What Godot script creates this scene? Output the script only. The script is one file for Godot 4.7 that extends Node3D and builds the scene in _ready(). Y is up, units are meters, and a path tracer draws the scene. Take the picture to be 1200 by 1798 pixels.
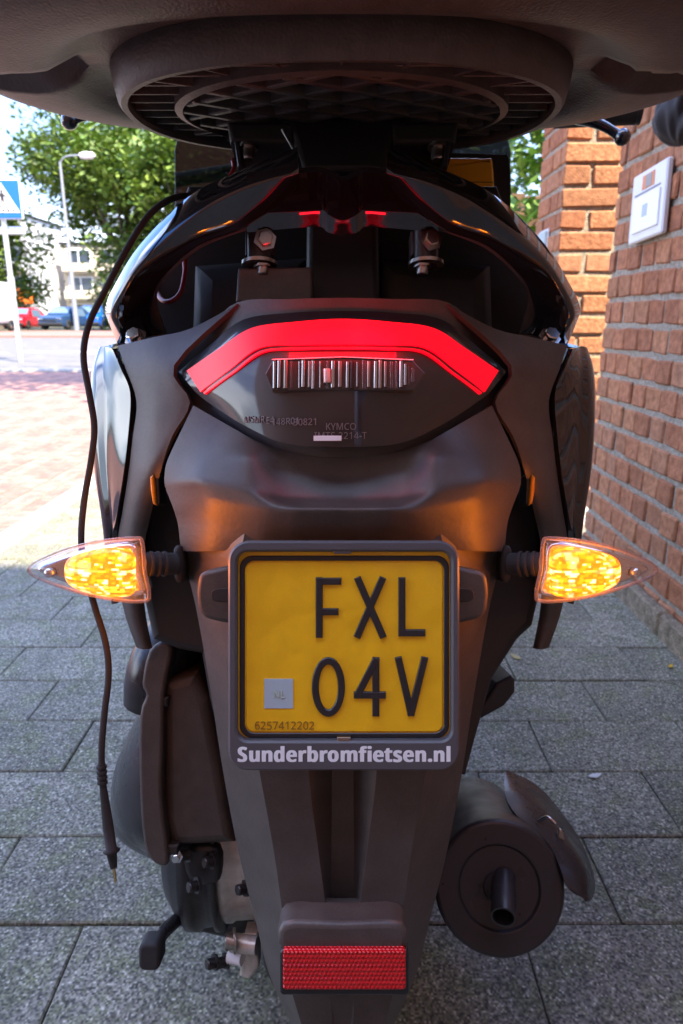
extends Node3D

const PITCH := 15.77          # degrees the lens looks down
const EYE := 0.75             # height of the lens above the pavement
var rng := RandomNumberGenerator.new()
var cam_xf := Transform3D()
var M := {}
var used := {}

# ---------------------------------------------------------------- helpers
func lin(r: float, g: float, b: float, a := 1.0) -> Color:
	var c := Color(r, g, b).linear_to_srgb()
	c.a = a
	return c

# a point of the scooter measured on the photograph: picture column, row and distance along the lens axis in metres
func at(x: float, y: float, z: float) -> Vector3:
	return cam_xf * Vector3((x - 600.0) / 1200.0 * z, (899.0 - y) / 1200.0 * z, -z)

func flat(x: float, y: float, z: float) -> Vector2:
	return Vector2((x - 600.0) / 1200.0 * z, (899.0 - y) / 1200.0 * z)

func flats(pts: Array, z: float) -> PackedVector2Array:
	var out := PackedVector2Array()
	for p in pts:
		out.append(flat(p[0], p[1], z))
	return out

func mir(pts: Array) -> Array:
	var out := []
	for p in pts:
		var q: Array = p.duplicate()
		q[0] = 1204.0 - q[0]
		out.append(q)
	return out

func mat(r: float, g: float, b: float, rough: float, metal := 0.0) -> StandardMaterial3D:
	var m := StandardMaterial3D.new()
	m.albedo_color = lin(r, g, b)
	m.roughness = rough
	m.metallic = metal
	return m

func noise_tex(size: int, freq: float, octaves: int, lo: float, hi: float, sd: int, type := FastNoiseLite.TYPE_SIMPLEX_SMOOTH) -> ImageTexture:
	var n := FastNoiseLite.new()
	n.seed = sd
	n.frequency = freq
	n.noise_type = type
	n.fractal_octaves = octaves
	var im := n.get_seamless_image(size, size)
	im.convert(Image.FORMAT_RGB8)
	var out := Image.create(size, size, false, Image.FORMAT_RGB8)
	for y in size:
		for x in size:
			var v := lerpf(lo, hi, im.get_pixel(x, y).r)
			out.set_pixel(x, y, Color(v, v, v))
	return ImageTexture.create_from_image(out)

# colour texture from two noises: base tones a..b, speckles s with given share
func grain_tex(size: int, a: Color, b: Color, freq: float, sd: int, speck: Array, shares: Array, fine := 0.0, moss := Color(0, 0, 0, 0)) -> ImageTexture:
	var n := FastNoiseLite.new()
	n.seed = sd
	n.frequency = freq
	n.fractal_octaves = 4
	var im := n.get_seamless_image(size, size)
	im.convert(Image.FORMAT_RGB8)
	var out := Image.create(size, size, false, Image.FORMAT_RGB8)
	var r := RandomNumberGenerator.new()
	r.seed = sd
	n.seed = sd + 500
	n.frequency = freq * 2.0
	var im2 := n.get_seamless_image(size, size)
	im2.convert(Image.FORMAT_RGB8)
	for y in size:
		for x in size:
			var c := a.lerp(b, im.get_pixel(x, y).r)
			if moss.a > 0.0:
				c = c.lerp(moss, moss.a * smoothstep(0.48, 0.80, im2.get_pixel(x, y).r + 0.2 * (r.randf() - 0.5)))
			var roll := r.randf()
			for k in speck.size():
				if roll < shares[k]:
					c = c.lerp(speck[k], 0.5 + 0.5 * r.randf())
					break
				roll -= shares[k]
			var f := 1.0 + fine * (r.randf() - 0.5)
			out.set_pixel(x, y, Color(clampf(c.r * f, 0, 1), clampf(c.g * f, 0, 1), clampf(c.b * f, 0, 1)))
	return ImageTexture.create_from_image(out)

func tri(m: StandardMaterial3D, scale: float, world := true) -> StandardMaterial3D:
	m.uv1_triplanar = true
	m.uv1_world_triplanar = world
	m.uv1_scale = Vector3(scale, scale, scale)
	return m

func gpos(n: Node) -> Vector3:
	var p := Vector3.ZERO
	while n != self and n is Node3D:
		p += n.position
		n = n.get_parent()
	return p

func numbered(called: String) -> String:
	if not used.has(called):
		used[called] = 0
		return called
	used[called] += 1
	return "%s_%03d" % [called, used[called]]

func thing(called: String, label: String, category: String, base: Vector3, group := "") -> Node3D:
	var o := Node3D.new()
	o.name = numbered(called)
	add_child(o)
	o.position = base
	o.set_meta("label", label)
	o.set_meta("category", category)
	if group:
		o.set_meta("group", group)
	return o

func part(called: String, mesh: Mesh, m: Material, parent: Node) -> MeshInstance3D:
	var o := MeshInstance3D.new()
	o.name = called
	o.mesh = mesh
	o.material_override = m
	parent.add_child(o, true)
	if parent != self:
		o.position = -gpos(parent)
	return o

func placed(called: String, mesh: Mesh, m: Material, parent: Node, xf: Transform3D) -> MeshInstance3D:
	var o := MeshInstance3D.new()
	o.name = called
	o.mesh = mesh
	o.material_override = m
	parent.add_child(o, true)
	xf.origin -= gpos(parent) if parent != self else Vector3.ZERO
	o.transform = xf
	return o

func structure(called: String, mesh: Mesh, m: Material) -> MeshInstance3D:
	var o := part(called, mesh, m, self)
	o.set_meta("kind", "structure")
	return o

func begin() -> SurfaceTool:
	var st := SurfaceTool.new()
	st.begin(Mesh.PRIMITIVE_TRIANGLES)
	return st

func done(st: SurfaceTool) -> ArrayMesh:
	st.generate_normals()
	return st.commit()

func t3(st: SurfaceTool, a: Vector3, b: Vector3, c: Vector3, g := -1) -> void:
	for p in [a, b, c]:
		st.set_smooth_group(g)
		st.add_vertex(p)

func q4(st: SurfaceTool, a: Vector3, b: Vector3, c: Vector3, d: Vector3, g := -1) -> void:
	t3(st, a, b, c, g)
	t3(st, a, c, d, g)

func cr(a: Vector3, b: Vector3, c: Vector3, d: Vector3, t: float) -> Vector3:
	return 0.5 * ((2.0 * b) + (c - a) * t + (2.0 * a - 5.0 * b + 4.0 * c - d) * t * t + (3.0 * b - a - 3.0 * c + d) * t * t * t)

func spline(pts: Array, n: int, closed := false) -> Array:
	var out := []
	var k := pts.size()
	for i in (k if closed else k - 1):
		var a = pts[posmod(i - 1, k)] if closed else pts[maxi(i - 1, 0)]
		var b = pts[i]
		var c = pts[(i + 1) % k]
		var d = pts[(i + 2) % k] if closed else pts[mini(i + 2, k - 1)]
		for j in n:
			out.append(cr(a, b, c, d, float(j) / n))
	if not closed:
		out.append(pts[k - 1])
	return out

func smooth2(pts: Array, n: int) -> Array:
	var v := []
	for p in pts:
		v.append(Vector3(p[0], p[1], 0))
	var out := []
	for p in spline(v, n, true):
		out.append([p.x, p.y])
	return out

# a curved sheet through a net of points, with real thickness away from the lens. sharp_c / sharp_r: no rounding across columns / rows
func sheet(st: SurfaceTool, net: Array, nr: int, nc: int, thick: float, sharp_c := false, sharp_r := false) -> void:
	var g := []
	for row in net:
		g.append(row if nc <= 1 else spline(row, nc))
	if nr > 1:
		var cols := []
		for c in g[0].size():
			var line := []
			for r in g.size():
				line.append(g[r][c])
			cols.append(spline(line, nr))
		var h := []
		for r in cols[0].size():
			var line := []
			for c in cols.size():
				line.append(cols[c][r])
			h.append(line)
		g = h
	var R := g.size()
	var C: int = g[0].size()
	var back := []
	for r in R:
		var line := []
		for c in C:
			var du: Vector3 = g[r][mini(c + 1, C - 1)] - g[r][maxi(c - 1, 0)]
			var dv: Vector3 = g[mini(r + 1, R - 1)][c] - g[maxi(r - 1, 0)][c]
			var n := du.cross(dv).normalized()
			line.append(n)
		back.append(line)
	var mid: Vector3 = g[R / 2][C / 2]
	var s := 1.0 if (back[R / 2][C / 2] as Vector3).dot(mid - cam_xf.origin) > 0 else -1.0
	for r in R:
		for c in C:
			back[r][c] = g[r][c] + back[r][c] * thick * s
	for r in R - 1:
		for c in C - 1:
			var grp := 1
			if sharp_c or sharp_r:
				grp = 10 + (c if sharp_c else 0) + (r * 64 if sharp_r else 0)
			q4(st, g[r][c], g[r][c + 1], g[r + 1][c + 1], g[r + 1][c], grp)
			q4(st, back[r][c], back[r + 1][c], back[r + 1][c + 1], back[r][c + 1], grp + 5000)
	for r in R - 1:
		q4(st, g[r][0], g[r + 1][0], back[r + 1][0], back[r][0], 9001)
		q4(st, g[r][C - 1], back[r][C - 1], back[r + 1][C - 1], g[r + 1][C - 1], 9002)
	for c in C - 1:
		q4(st, g[0][c], back[0][c], back[0][c + 1], g[0][c + 1], 9003)
		q4(st, g[R - 1][c], g[R - 1][c + 1], back[R - 1][c + 1], back[R - 1][c], 9004)

func sheet_mesh(net: Array, nr: int, nc: int, thick: float, sharp_c := false, sharp_r := false) -> ArrayMesh:
	var st := begin()
	sheet(st, net, nr, nc, thick, sharp_c, sharp_r)
	return done(st)

func inset(poly: PackedVector2Array, b: float) -> PackedVector2Array:
	var out := PackedVector2Array()
	var n := poly.size()
	var sgn := 1.0 if Geometry2D.is_polygon_clockwise(poly) else -1.0
	for i in n:
		var p := poly[i]
		var d0 := (p - poly[posmod(i - 1, n)]).normalized()
		var d1 := (poly[(i + 1) % n] - p).normalized()
		var n0 := Vector2(d0.y, -d0.x) * sgn
		var n1 := Vector2(d1.y, -d1.x) * sgn
		var m := (n0 + n1)
		if m.length() < 0.05:
			m = n0
		m = m.normalized()
		out.append(p + m * (b / maxf(0.45, m.dot(n0))))
	return out

# a solid with this outline in the xy plane of xf, front at local z = 0, back at local z = -depth, rounded front edge
func prism(st: SurfaceTool, poly: PackedVector2Array, depth: float, bevel: float, xf: Transform3D, soft := false, crown := 0.0) -> void:
	var n := poly.size()
	var lines := []
	if bevel > 0.0:
		for k in 4:
			var a := PI / 2.0 * k / 3.0
			var ins := inset(poly, bevel * (1.0 - sin(a)))
			lines.append([ins, -bevel * (1.0 - cos(a))])
	else:
		lines.append([poly, 0.0])
	lines.append([poly, -depth])
	var front: PackedVector2Array = lines[0][0]
	var idx := Geometry2D.triangulate_polygon(front)
	if bevel > 0.0 and idx.is_empty():
		prism(st, poly, depth, bevel * 0.5 if bevel > 0.0005 else 0.0, xf, soft, crown)
		return
	for i in range(0, idx.size(), 3):
		t3(st, xf * Vector3(front[idx[i]].x, front[idx[i]].y, crown), xf * Vector3(front[idx[i + 1]].x, front[idx[i + 1]].y, crown), xf * Vector3(front[idx[i + 2]].x, front[idx[i + 2]].y, crown), 3)
	var idb := Geometry2D.triangulate_polygon(poly)
	for i in range(0, idb.size(), 3):
		t3(st, xf * Vector3(poly[idb[i]].x, poly[idb[i]].y, -depth), xf * Vector3(poly[idb[i + 2]].x, poly[idb[i + 2]].y, -depth), xf * Vector3(poly[idb[i + 1]].x, poly[idb[i + 1]].y, -depth), 4)
	for k in lines.size() - 1:
		var A: PackedVector2Array = lines[k][0]
		var B: PackedVector2Array = lines[k + 1][0]
		for i in n:
			var j := (i + 1) % n
			var grp: int = (5 + (1 if k == lines.size() - 2 else 0)) if soft else 20 + i + (1000 if k == lines.size() - 2 else 0)
			q4(st, xf * Vector3(A[i].x, A[i].y, lines[k][1]), xf * Vector3(A[j].x, A[j].y, lines[k][1]), xf * Vector3(B[j].x, B[j].y, lines[k + 1][1]), xf * Vector3(B[i].x, B[i].y, lines[k + 1][1]), grp)

# outline in picture pixels, standing square to the lens at distance z
func lens_plane(z: float) -> Transform3D:
	return cam_xf * Transform3D(Basis(), Vector3(0, 0, -z))

func pprism(pts: Array, z: float, depth: float, bevel: float, soft := false) -> ArrayMesh:
	var st := begin()
	prism(st, flats(pts, z), depth, bevel, lens_plane(z), soft)
	return done(st)

# a frame between two outlines with the same number of points
func frame(st: SurfaceTool, outer: PackedVector2Array, inner: PackedVector2Array, depth: float, bevel: float, xf: Transform3D) -> void:
	var n := outer.size()
	var o1 := inset(outer, bevel)
	var i1 := inset(inner, -bevel)
	var prof := [[inner, -depth], [inner, -bevel], [i1, 0.0], [o1, 0.0], [outer, -bevel], [outer, -depth], [inner, -depth]]
	for k in prof.size() - 1:
		for i in n:
			var j := (i + 1) % n
			var A: PackedVector2Array = prof[k][0]
			var B: PackedVector2Array = prof[k + 1][0]
			q4(st, xf * Vector3(A[i].x, A[i].y, prof[k][1]), xf * Vector3(A[j].x, A[j].y, prof[k][1]), xf * Vector3(B[j].x, B[j].y, prof[k + 1][1]), xf * Vector3(B[i].x, B[i].y, prof[k + 1][1]), 30 + k)

func round_rect(cx: float, cy: float, w: float, h: float, r: float, n := 6) -> PackedVector2Array:
	var out := PackedVector2Array()
	for k in 4:
		var c := Vector2(cx + (w / 2 - r) * [1, -1, -1, 1][k], cy + (h / 2 - r) * [1, 1, -1, -1][k])
		for i in n + 1:
			var a := PI / 2 * (k + float(i) / n)
			out.append(c + Vector2(cos(a), sin(a)) * r)
	return out

func ellipse(cx: float, cy: float, rx: float, ry: float, n := 32) -> PackedVector2Array:
	var out := PackedVector2Array()
	for i in n:
		out.append(Vector2(cx + rx * cos(TAU * i / n), cy + ry * sin(TAU * i / n)))
	return out

func tube(st: SurfaceTool, pts: Array, radii, segs := 10) -> void:
	var rings := []
	var n := pts.size()
	var up := Vector3.UP
	for i in n:
		var d: Vector3 = (pts[mini(i + 1, n - 1)] - pts[maxi(i - 1, 0)]).normalized()
		var s := d.cross(up)
		if s.length() < 0.1:
			s = d.cross(Vector3.RIGHT)
		s = s.normalized()
		if i > 0:
			var prev: Vector3 = rings[i - 1][0] - pts[i - 1]
			s = (prev - d * prev.dot(d)).normalized()
		var t := d.cross(s)
		var r: float = radii if radii is float else radii[i]
		var ring := []
		for k in segs:
			ring.append(pts[i] + (s * cos(TAU * k / segs) + t * sin(TAU * k / segs)) * r)
		rings.append(ring)
	for i in n - 1:
		for k in segs:
			var j := (k + 1) % segs
			q4(st, rings[i][k], rings[i][j], rings[i + 1][j], rings[i + 1][k], 1)
	for k in segs:
		var j := (k + 1) % segs
		t3(st, pts[0], rings[0][j], rings[0][k], 2)
		t3(st, pts[n - 1], rings[n - 1][k], rings[n - 1][j], 3)

func tube_mesh(pts: Array, radii, segs := 10) -> ArrayMesh:
	var st := begin()
	tube(st, pts, radii, segs)
	return done(st)

# profile of [radius, height] turned round the local y axis; a repeated point makes a crease
func lathe(st: SurfaceTool, prof: Array, segs: int, xf: Transform3D, sharp := false) -> void:
	for i in prof.size() - 1:
		for k in segs:
			var a := TAU * k / segs
			var b := TAU * (k + 1) / segs
			var p := [xf * Vector3(prof[i][0] * cos(a), prof[i][1], prof[i][0] * sin(a)), xf * Vector3(prof[i][0] * cos(b), prof[i][1], prof[i][0] * sin(b)), xf * Vector3(prof[i + 1][0] * cos(b), prof[i + 1][1], prof[i + 1][0] * sin(b)), xf * Vector3(prof[i + 1][0] * cos(a), prof[i + 1][1], prof[i + 1][0] * sin(a))]
			var g := 50 + i if sharp else 1
			if prof[i][0] > 1e-6:
				t3(st, p[0], p[1], p[2], g) if prof[i + 1][0] > 1e-6 else t3(st, p[0], p[1], p[2], g)
			if prof[i + 1][0] > 1e-6:
				t3(st, p[0], p[2], p[3], g)

func lathe_mesh(prof: Array, segs: int, xf: Transform3D, sharp := false) -> ArrayMesh:
	var st := begin()
	lathe(st, prof, segs, xf, sharp)
	return done(st)

# a frame of axes at p whose y runs along d
func along(p: Vector3, d: Vector3) -> Transform3D:
	var y := d.normalized()
	var x := y.cross(Vector3(0.13, 0.2, 0.97)).normalized()
	return Transform3D(Basis(x, y, x.cross(y)), p)

func chamfer_box(st: SurfaceTool, size: Vector3, c: float, xf: Transform3D, jit := 0.0) -> void:
	var h := size / 2
	var pt := {}
	for sx in [-1, 1]:
		for sy in [-1, 1]:
			for sz in [-1, 1]:
				var j := Vector3(rng.randf_range(-jit, jit), rng.randf_range(-jit, jit), rng.randf_range(-jit, jit))
				var k := Vector3(sx, sy, sz)
				pt[[k, 0]] = xf * (Vector3(h.x * sx, (h.y - c) * sy, (h.z - c) * sz) + j)
				pt[[k, 1]] = xf * (Vector3((h.x - c) * sx, h.y * sy, (h.z - c) * sz) + j)
				pt[[k, 2]] = xf * (Vector3((h.x - c) * sx, (h.y - c) * sy, h.z * sz) + j)
	for ax in 3:
		var u := (ax + 1) % 3
		var v := (ax + 2) % 3
		for s in [-1, 1]:
			var ks := []
			for uv in [[-1, -1], [1, -1], [1, 1], [-1, 1]]:
				var k := Vector3.ZERO
				k[ax] = s
				k[u] = uv[0]
				k[v] = uv[1]
				ks.append(k)
			if s < 0:
				q4(st, pt[[ks[0], ax]], pt[[ks[1], ax]], pt[[ks[2], ax]], pt[[ks[3], ax]])
			else:
				q4(st, pt[[ks[3], ax]], pt[[ks[2], ax]], pt[[ks[1], ax]], pt[[ks[0], ax]])
		for su in [-1, 1]:
			for sv in [-1, 1]:
				var a := Vector3.ZERO
				a[ax] = -1
				a[u] = su
				a[v] = sv
				var b := a
				b[ax] = 1
				if su * sv > 0:
					q4(st, pt[[a, u]], pt[[b, u]], pt[[b, v]], pt[[a, v]])
				else:
					q4(st, pt[[a, v]], pt[[b, v]], pt[[b, u]], pt[[a, u]])
	for sx in [-1, 1]:
		for sy in [-1, 1]:
			for sz in [-1, 1]:
				var k := Vector3(sx, sy, sz)
				if sx * sy * sz > 0:
					t3(st, pt[[k, 0]], pt[[k, 2]], pt[[k, 1]])
				else:
					t3(st, pt[[k, 0]], pt[[k, 1]], pt[[k, 2]])

func box_mesh(center: Vector3, size: Vector3, c := 0.002) -> ArrayMesh:
	var st := begin()
	chamfer_box(st, size, c, Transform3D(Basis(), center))
	return done(st)

func box_at(size: Vector3, c: float, xf: Transform3D) -> ArrayMesh:
	var st := begin()
	chamfer_box(st, size, c, xf)
	return done(st)

func text_mesh(s: String, bold: bool, px: float, depth: float) -> TextMesh:
	var f := SystemFont.new()
	f.font_names = PackedStringArray(["Droid Sans"])
	f.font_weight = 700 if bold else 400
	var t := TextMesh.new()
	t.font = f
	t.text = s
	t.font_size = 64
	t.depth = depth
	t.pixel_size = px
	t.curve_step = 1.0
	return t

# lettering laid on a lens-parallel face: centre in picture pixels, wanted width in pixels
func lettering(called: String, s: String, bold: bool, x: float, y: float, wide: float, z: float, m: Material, parent: Node, yaw := 0.0) -> void:
	var t := text_mesh(s, bold, 0.001, 0.0008)
	var w := t.get_aabb().size.x
	var k := wide / 1200.0 * z / w
	t.pixel_size = 0.001 * k
	t.depth = 0.0006
	placed(called, t, m, parent, cam_xf * Transform3D(Basis(Vector3.UP, yaw), Vector3((x - 600.0) / 1200.0 * z, (899.0 - y) / 1200.0 * z, -z)))

func bolt(called: String, p: Vector3, d: Vector3, r: float, h: float, m: Material, parent: Node) -> void:
	var prof := [[0.0, h], [r * 0.85, h], [r, h * 0.85], [r, 0.0], [r * 1.5, 0.0], [r * 1.5, -h * 0.3], [0.0, -h * 0.3]]
	part(called, lathe_mesh(prof, 6, along(p, d), true), m, parent)

# ---------------------------------------------------------------- materials
func materials() -> void:
	var fine := noise_tex(256, 0.12, 3, 0.25, 1.0, 3)
	M.fine = fine
	var dust := grain_tex(256, Color(0.80, 0.78, 0.76), Color(1, 1, 1), 0.02, 8, [Color(1.0, 0.97, 0.94), Color(0.7, 0.68, 0.66)], [0.02, 0.05], 0.10)
	var smear := noise_tex(256, 0.015, 4, 0.25, 1.0, 21)
	var plastic := mat(0.078, 0.066, 0.058, 0.44)  # black plastic, its tone lifted and warmed to paint in lens-flare haze
	plastic.albedo_texture = dust
	plastic.heightmap_enabled = true
	plastic.heightmap_texture = fine
	plastic.heightmap_scale = 0.02
	tri(plastic, 7.0)
	M.plastic = plastic
	var dull := mat(0.022, 0.021, 0.021, 0.62)
	dull.albedo_texture = dust
	dull.heightmap_enabled = true
	dull.heightmap_texture = fine
	dull.heightmap_scale = 0.02
	tri(dull, 9.0)
	M.dull = dull
	var case_m := mat(0.072, 0.062, 0.054, 0.52)  # case plastic, brightened with the same flare haze in its colour
	case_m.albedo_texture = dust
	case_m.heightmap_enabled = true
	case_m.heightmap_texture = fine
	case_m.heightmap_scale = 0.05
	tri(case_m, 10.0)
	M.case_m = case_m
	var gloss := mat(0.008, 0.008, 0.009, 0.07)
	gloss.clearcoat_enabled = true
	gloss.clearcoat = 1.0
	gloss.clearcoat_roughness = 0.03
	M.gloss = gloss
	var satin := mat(0.016, 0.016, 0.017, 0.28)
	satin.roughness_texture = smear
	satin.roughness = 0.5
	tri(satin, 6.0)
	M.satin = satin
	M.lens_black = mat(0.006, 0.003, 0.004, 0.06)
	M.lens_black.clearcoat_enabled = true
	M.lens_black.clearcoat = 1.0
	var red := mat(0.5, 0.004, 0.012, 0.3)
	red.emission_enabled = true
	red.emission = lin(1.0, 0.0, 0.015)
	red.emission_energy_multiplier = 0.22
	M.red_light = red
	var clear := StandardMaterial3D.new()
	clear.albedo_color = Color(0.7, 0.7, 0.72, 0.04)
	clear.roughness = 0.03
	clear.transparency = BaseMaterial3D.TRANSPARENCY_ALPHA
	M.clear = clear
	M.chrome = mat(0.62, 0.61, 0.6, 0.12, 1.0)
	M.steel = mat(0.4, 0.37, 0.33, 0.3, 1.0)
	var alu := mat(0.70, 0.71, 0.67, 0.36, 0.4)
	alu.albedo_texture = dust
	tri(alu, 12.0)
	M.alu = alu
	M.deep = mat(0.007, 0.0065, 0.0065, 0.5)  # near-black that puts the deep shadow around the rack into the colour
	M.inner = mat(0.018, 0.0155, 0.014, 0.55)
	M.rubber = mat(0.02, 0.02, 0.02, 0.75)
	var cast := mat(0.02, 0.02, 0.021, 0.36)
	cast.heightmap_enabled = true
	cast.heightmap_texture = fine
	cast.heightmap_scale = 0.03
	tri(cast, 8.0)
	M.cast = cast
	M.muffler = mat(0.02, 0.02, 0.022, 0.42)
	M.muffler.roughness_texture = smear
	M.muffler.roughness = 0.6
	tri(M.muffler, 5.0)
	# number plate
	var py := mat(0.95, 0.52, 0.010, 0.30)
	py.albedo_texture = grain_tex(256, Color(0.95, 0.95, 0.95), Color(1, 1, 1), 0.02, 77, [], [], 0.03)
	py.heightmap_enabled = true
	py.heightmap_texture = noise_tex(256, 0.012, 3, 0.0, 1.0, 31)
	py.heightmap_scale = 0.12
	tri(py, 8.0)
	M.plate = py
	M.plate_ink = mat(0.022, 0.021, 0.022, 0.35)
	M.holder = mat(0.085, 0.08, 0.085, 0.42)
	M.white_print = mat(0.82, 0.83, 0.82, 0.5)
	M.seal = mat(0.42, 0.52, 0.55, 0.3)
	M.seal_print = mat(0.50, 0.58, 0.46, 0.4)
	M.plate_print = mat(0.30, 0.16, 0.01, 0.5)
	M.lens_print = mat(0.16, 0.14, 0.14, 0.5)
	var refl := mat(0.62, 0.008, 0.012, 0.14)
	refl.heightmap_enabled = true
	var dots := Image.create(64, 64, false, Image.FORMAT_RGB8)
	for y in 64:
		for x in 64:
			var u := fposmod(x / 16.0 + (0.5 if int(y / 16.0) % 2 else 0.0), 1.0) - 0.5
			var v := fposmod(y / 16.0, 1.0) - 0.5
			var w := 1.0 - clampf(maxf(absf(u), absf(u) * 0.5 + absf(v) * 0.9) * 2.0, 0, 1)
			dots.set_pixel(x, y, Color(w, w, w))
	refl.heightmap_texture = ImageTexture.create_from_image(dots)
	refl.heightmap_scale = 0.16
	tri(refl, 90.0)
	M.reflector = refl
	M.amber = mat(0.75, 0.27, 0.01, 0.2)
	# lit amber of the turn signals: cells of the faceted lens
	var cells := Image.create(64, 64, false, Image.FORMAT_RGB8)
	var r := RandomNumberGenerator.new()
	r.seed = 5
	for y in 32:
		var x := 0
		while x < 64:
			var w := r.randi_range(2, 7)
			var t := r.randf()
			var c := Color(1.0, 0.36, 0.0)
			if t > 0.48:
				c = Color(1.0, 0.58, 0.0)
			if t > 0.76:
				c = Color(1.0, 0.80, 0.15)
			if t > 0.9:
				c = Color(1.0, 0.98, 0.75)
			cells.fill_rect(Rect2i(x, y * 2, w, 2), c)
			x += w
	var lit := mat(0.6, 0.2, 0.01, 0.2)
	lit.emission_enabled = true
	lit.emission = Color(1, 1, 1)
	lit.emission_operator = BaseMaterial3D.EMISSION_OP_MULTIPLY
	lit.emission_texture = ImageTexture.create_from_image(cells)
	lit.emission_energy_multiplier = 0.45
	tri(lit, 21.0)
	M.lit_amber = lit
	# paving
	var slabs := []
	for k in 4:
		var g: float = [0.20, 0.23, 0.18, 0.215][k]
		var a := lin(g * 0.78, g * 0.75, g * 0.56)
		var b := lin(g * 1.26, g * 1.18, g * 0.92)
		var m := StandardMaterial3D.new()
		m.albedo_texture = grain_tex(512, a, b, 0.012, 40 + k, [lin(0.48, 0.46, 0.37), lin(0.045, 0.045, 0.036), lin(0.11, 0.13, 0.05)], [0.11, 0.22, 0.06], 0.5, lin(0.12, 0.14, 0.05, 0.40))
		m.roughness = 0.9
		m.heightmap_enabled = true
		m.heightmap_texture = fine
		m.heightmap_scale = 0.25
		tri(m, 0.85)
		m.uv1_offset = Vector3(k * 0.31, k * 0.17, k * 0.47)
		slabs.append(m)
	M.slabs = slabs
	var earth := mat(0.15, 0.14, 0.10, 1.0)
	earth.albedo_texture = grain_tex(256, Color(0.6, 0.65, 0.5), Color(1, 1, 1), 0.03, 61, [Color(0.3, 0.3, 0.25)], [0.15], 0.4)
	tri(earth, 4.0)
	M.earth = earth
	var kerb := mat(0.52, 0.50, 0.46, 0.9)
	kerb.albedo_texture = grain_tex(256, Color(0.75, 0.75, 0.75), Color(1, 1, 1), 0.03, 63, [Color(0.45, 0.45, 0.45)], [0.12], 0.25)
	tri(kerb, 3.0)
	M.kerb = kerb
	var pave := []
	for k in 3:
		var c: Array = [[0.40, 0.20, 0.155], [0.44, 0.24, 0.19], [0.36, 0.19, 0.15]][k]
		var m := mat(c[0], c[1], c[2], 0.92)
		m.albedo_texture = grain_tex(256, Color(0.72, 0.72, 0.72), Color(1, 1, 1), 0.02, 70 + k, [Color(0.5, 0.5, 0.5)], [0.1], 0.25)
		tri(m, 2.0)
		pave.append(m)
	M.pavers = pave
	var asphalt := mat(0.20, 0.195, 0.19, 0.95)
	asphalt.albedo_texture = grain_tex(256, Color(0.7, 0.7, 0.7), Color(1, 1, 1), 0.01, 81, [Color(0.5, 0.5, 0.5)], [0.2], 0.3)
	tri(asphalt, 0.6)
	M.asphalt = asphalt
	M.paint = mat(0.75, 0.75, 0.73, 0.8)
	# bricks
	var bricks := []
	for k in 5:
		var c: Array = [[0.50, 0.205, 0.098], [0.54, 0.24, 0.115], [0.43, 0.17, 0.08], [0.50, 0.23, 0.12], [0.45, 0.20, 0.098]][k]
		var m := mat(c[0], c[1], c[2], 0.9)
		m.albedo_texture = grain_tex(256, Color(0.70, 0.68, 0.66), Color(1, 1, 1), 0.025, 90 + k, [Color(0.42, 0.36, 0.33), Color(1, 0.98, 0.92)], [0.05, 0.03], 0.22)
		m.heightmap_enabled = true
		m.heightmap_texture = noise_tex(256, 0.04, 4, 0.0, 1.0, 95 + k) if k < 2 else fine
		m.heightmap_scale = 0.22
		tri(m, 5.0)
		m.uv1_offset = Vector3(0.2 * k, 0.37 * k, 0.11 * k)
		bricks.append(m)
	M.bricks = bricks
	var mortar := mat(0.5, 0.45, 0.36, 0.95)
	mortar.albedo_texture = grain_tex(256, Color(0.65, 0.64, 0.62), Color(1, 1, 1), 0.04, 110, [Color(0.5, 0.48, 0.44)], [0.1], 0.3)
	mortar.heightmap_enabled = true
	mortar.heightmap_texture = fine
	mortar.heightmap_scale = 0.3
	tri(mortar, 6.0)
	M.mortar = mortar
	M.footing = mat(0.34, 0.27, 0.19, 0.95)
	M.footing.albedo_texture = grain_tex(128, Color(0.6, 0.6, 0.58), Color(1, 1, 1), 0.05, 117, [Color(0.4, 0.42, 0.36)], [0.15], 0.3)
	tri(M.footing, 4.0)
	M.glass_dark = mat(0.03, 0.04, 0.055, 0.06)
	M.wood = mat(0.22, 0.13, 0.07, 0.85)
	M.wood.albedo_texture = grain_tex(128, Color(0.6, 0.58, 0.55), Color(1, 1, 1), 0.03, 133, [], [], 0.3)
	tri(M.wood, 2.0)
	M.smoke_rim = StandardMaterial3D.new()
	M.smoke_rim.albedo_color = Color(0.5, 0.46, 0.48, 0.4)
	M.smoke_rim.roughness = 0.08
	M.smoke_rim.transparency = BaseMaterial3D.TRANSPARENCY_ALPHA
	M.smoked = StandardMaterial3D.new()
	M.smoked.albedo_color = Color(0.03, 0.03, 0.035, 0.85)
	M.smoked.roughness = 0.04
	M.smoked.transparency = BaseMaterial3D.TRANSPARENCY_ALPHA
	M.white = mat(0.72, 0.73, 0.75, 0.35)
	M.render_white = mat(0.62, 0.63, 0.66, 0.85)
	M.render_beige = mat(0.5, 0.44, 0.35, 0.85)

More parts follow.
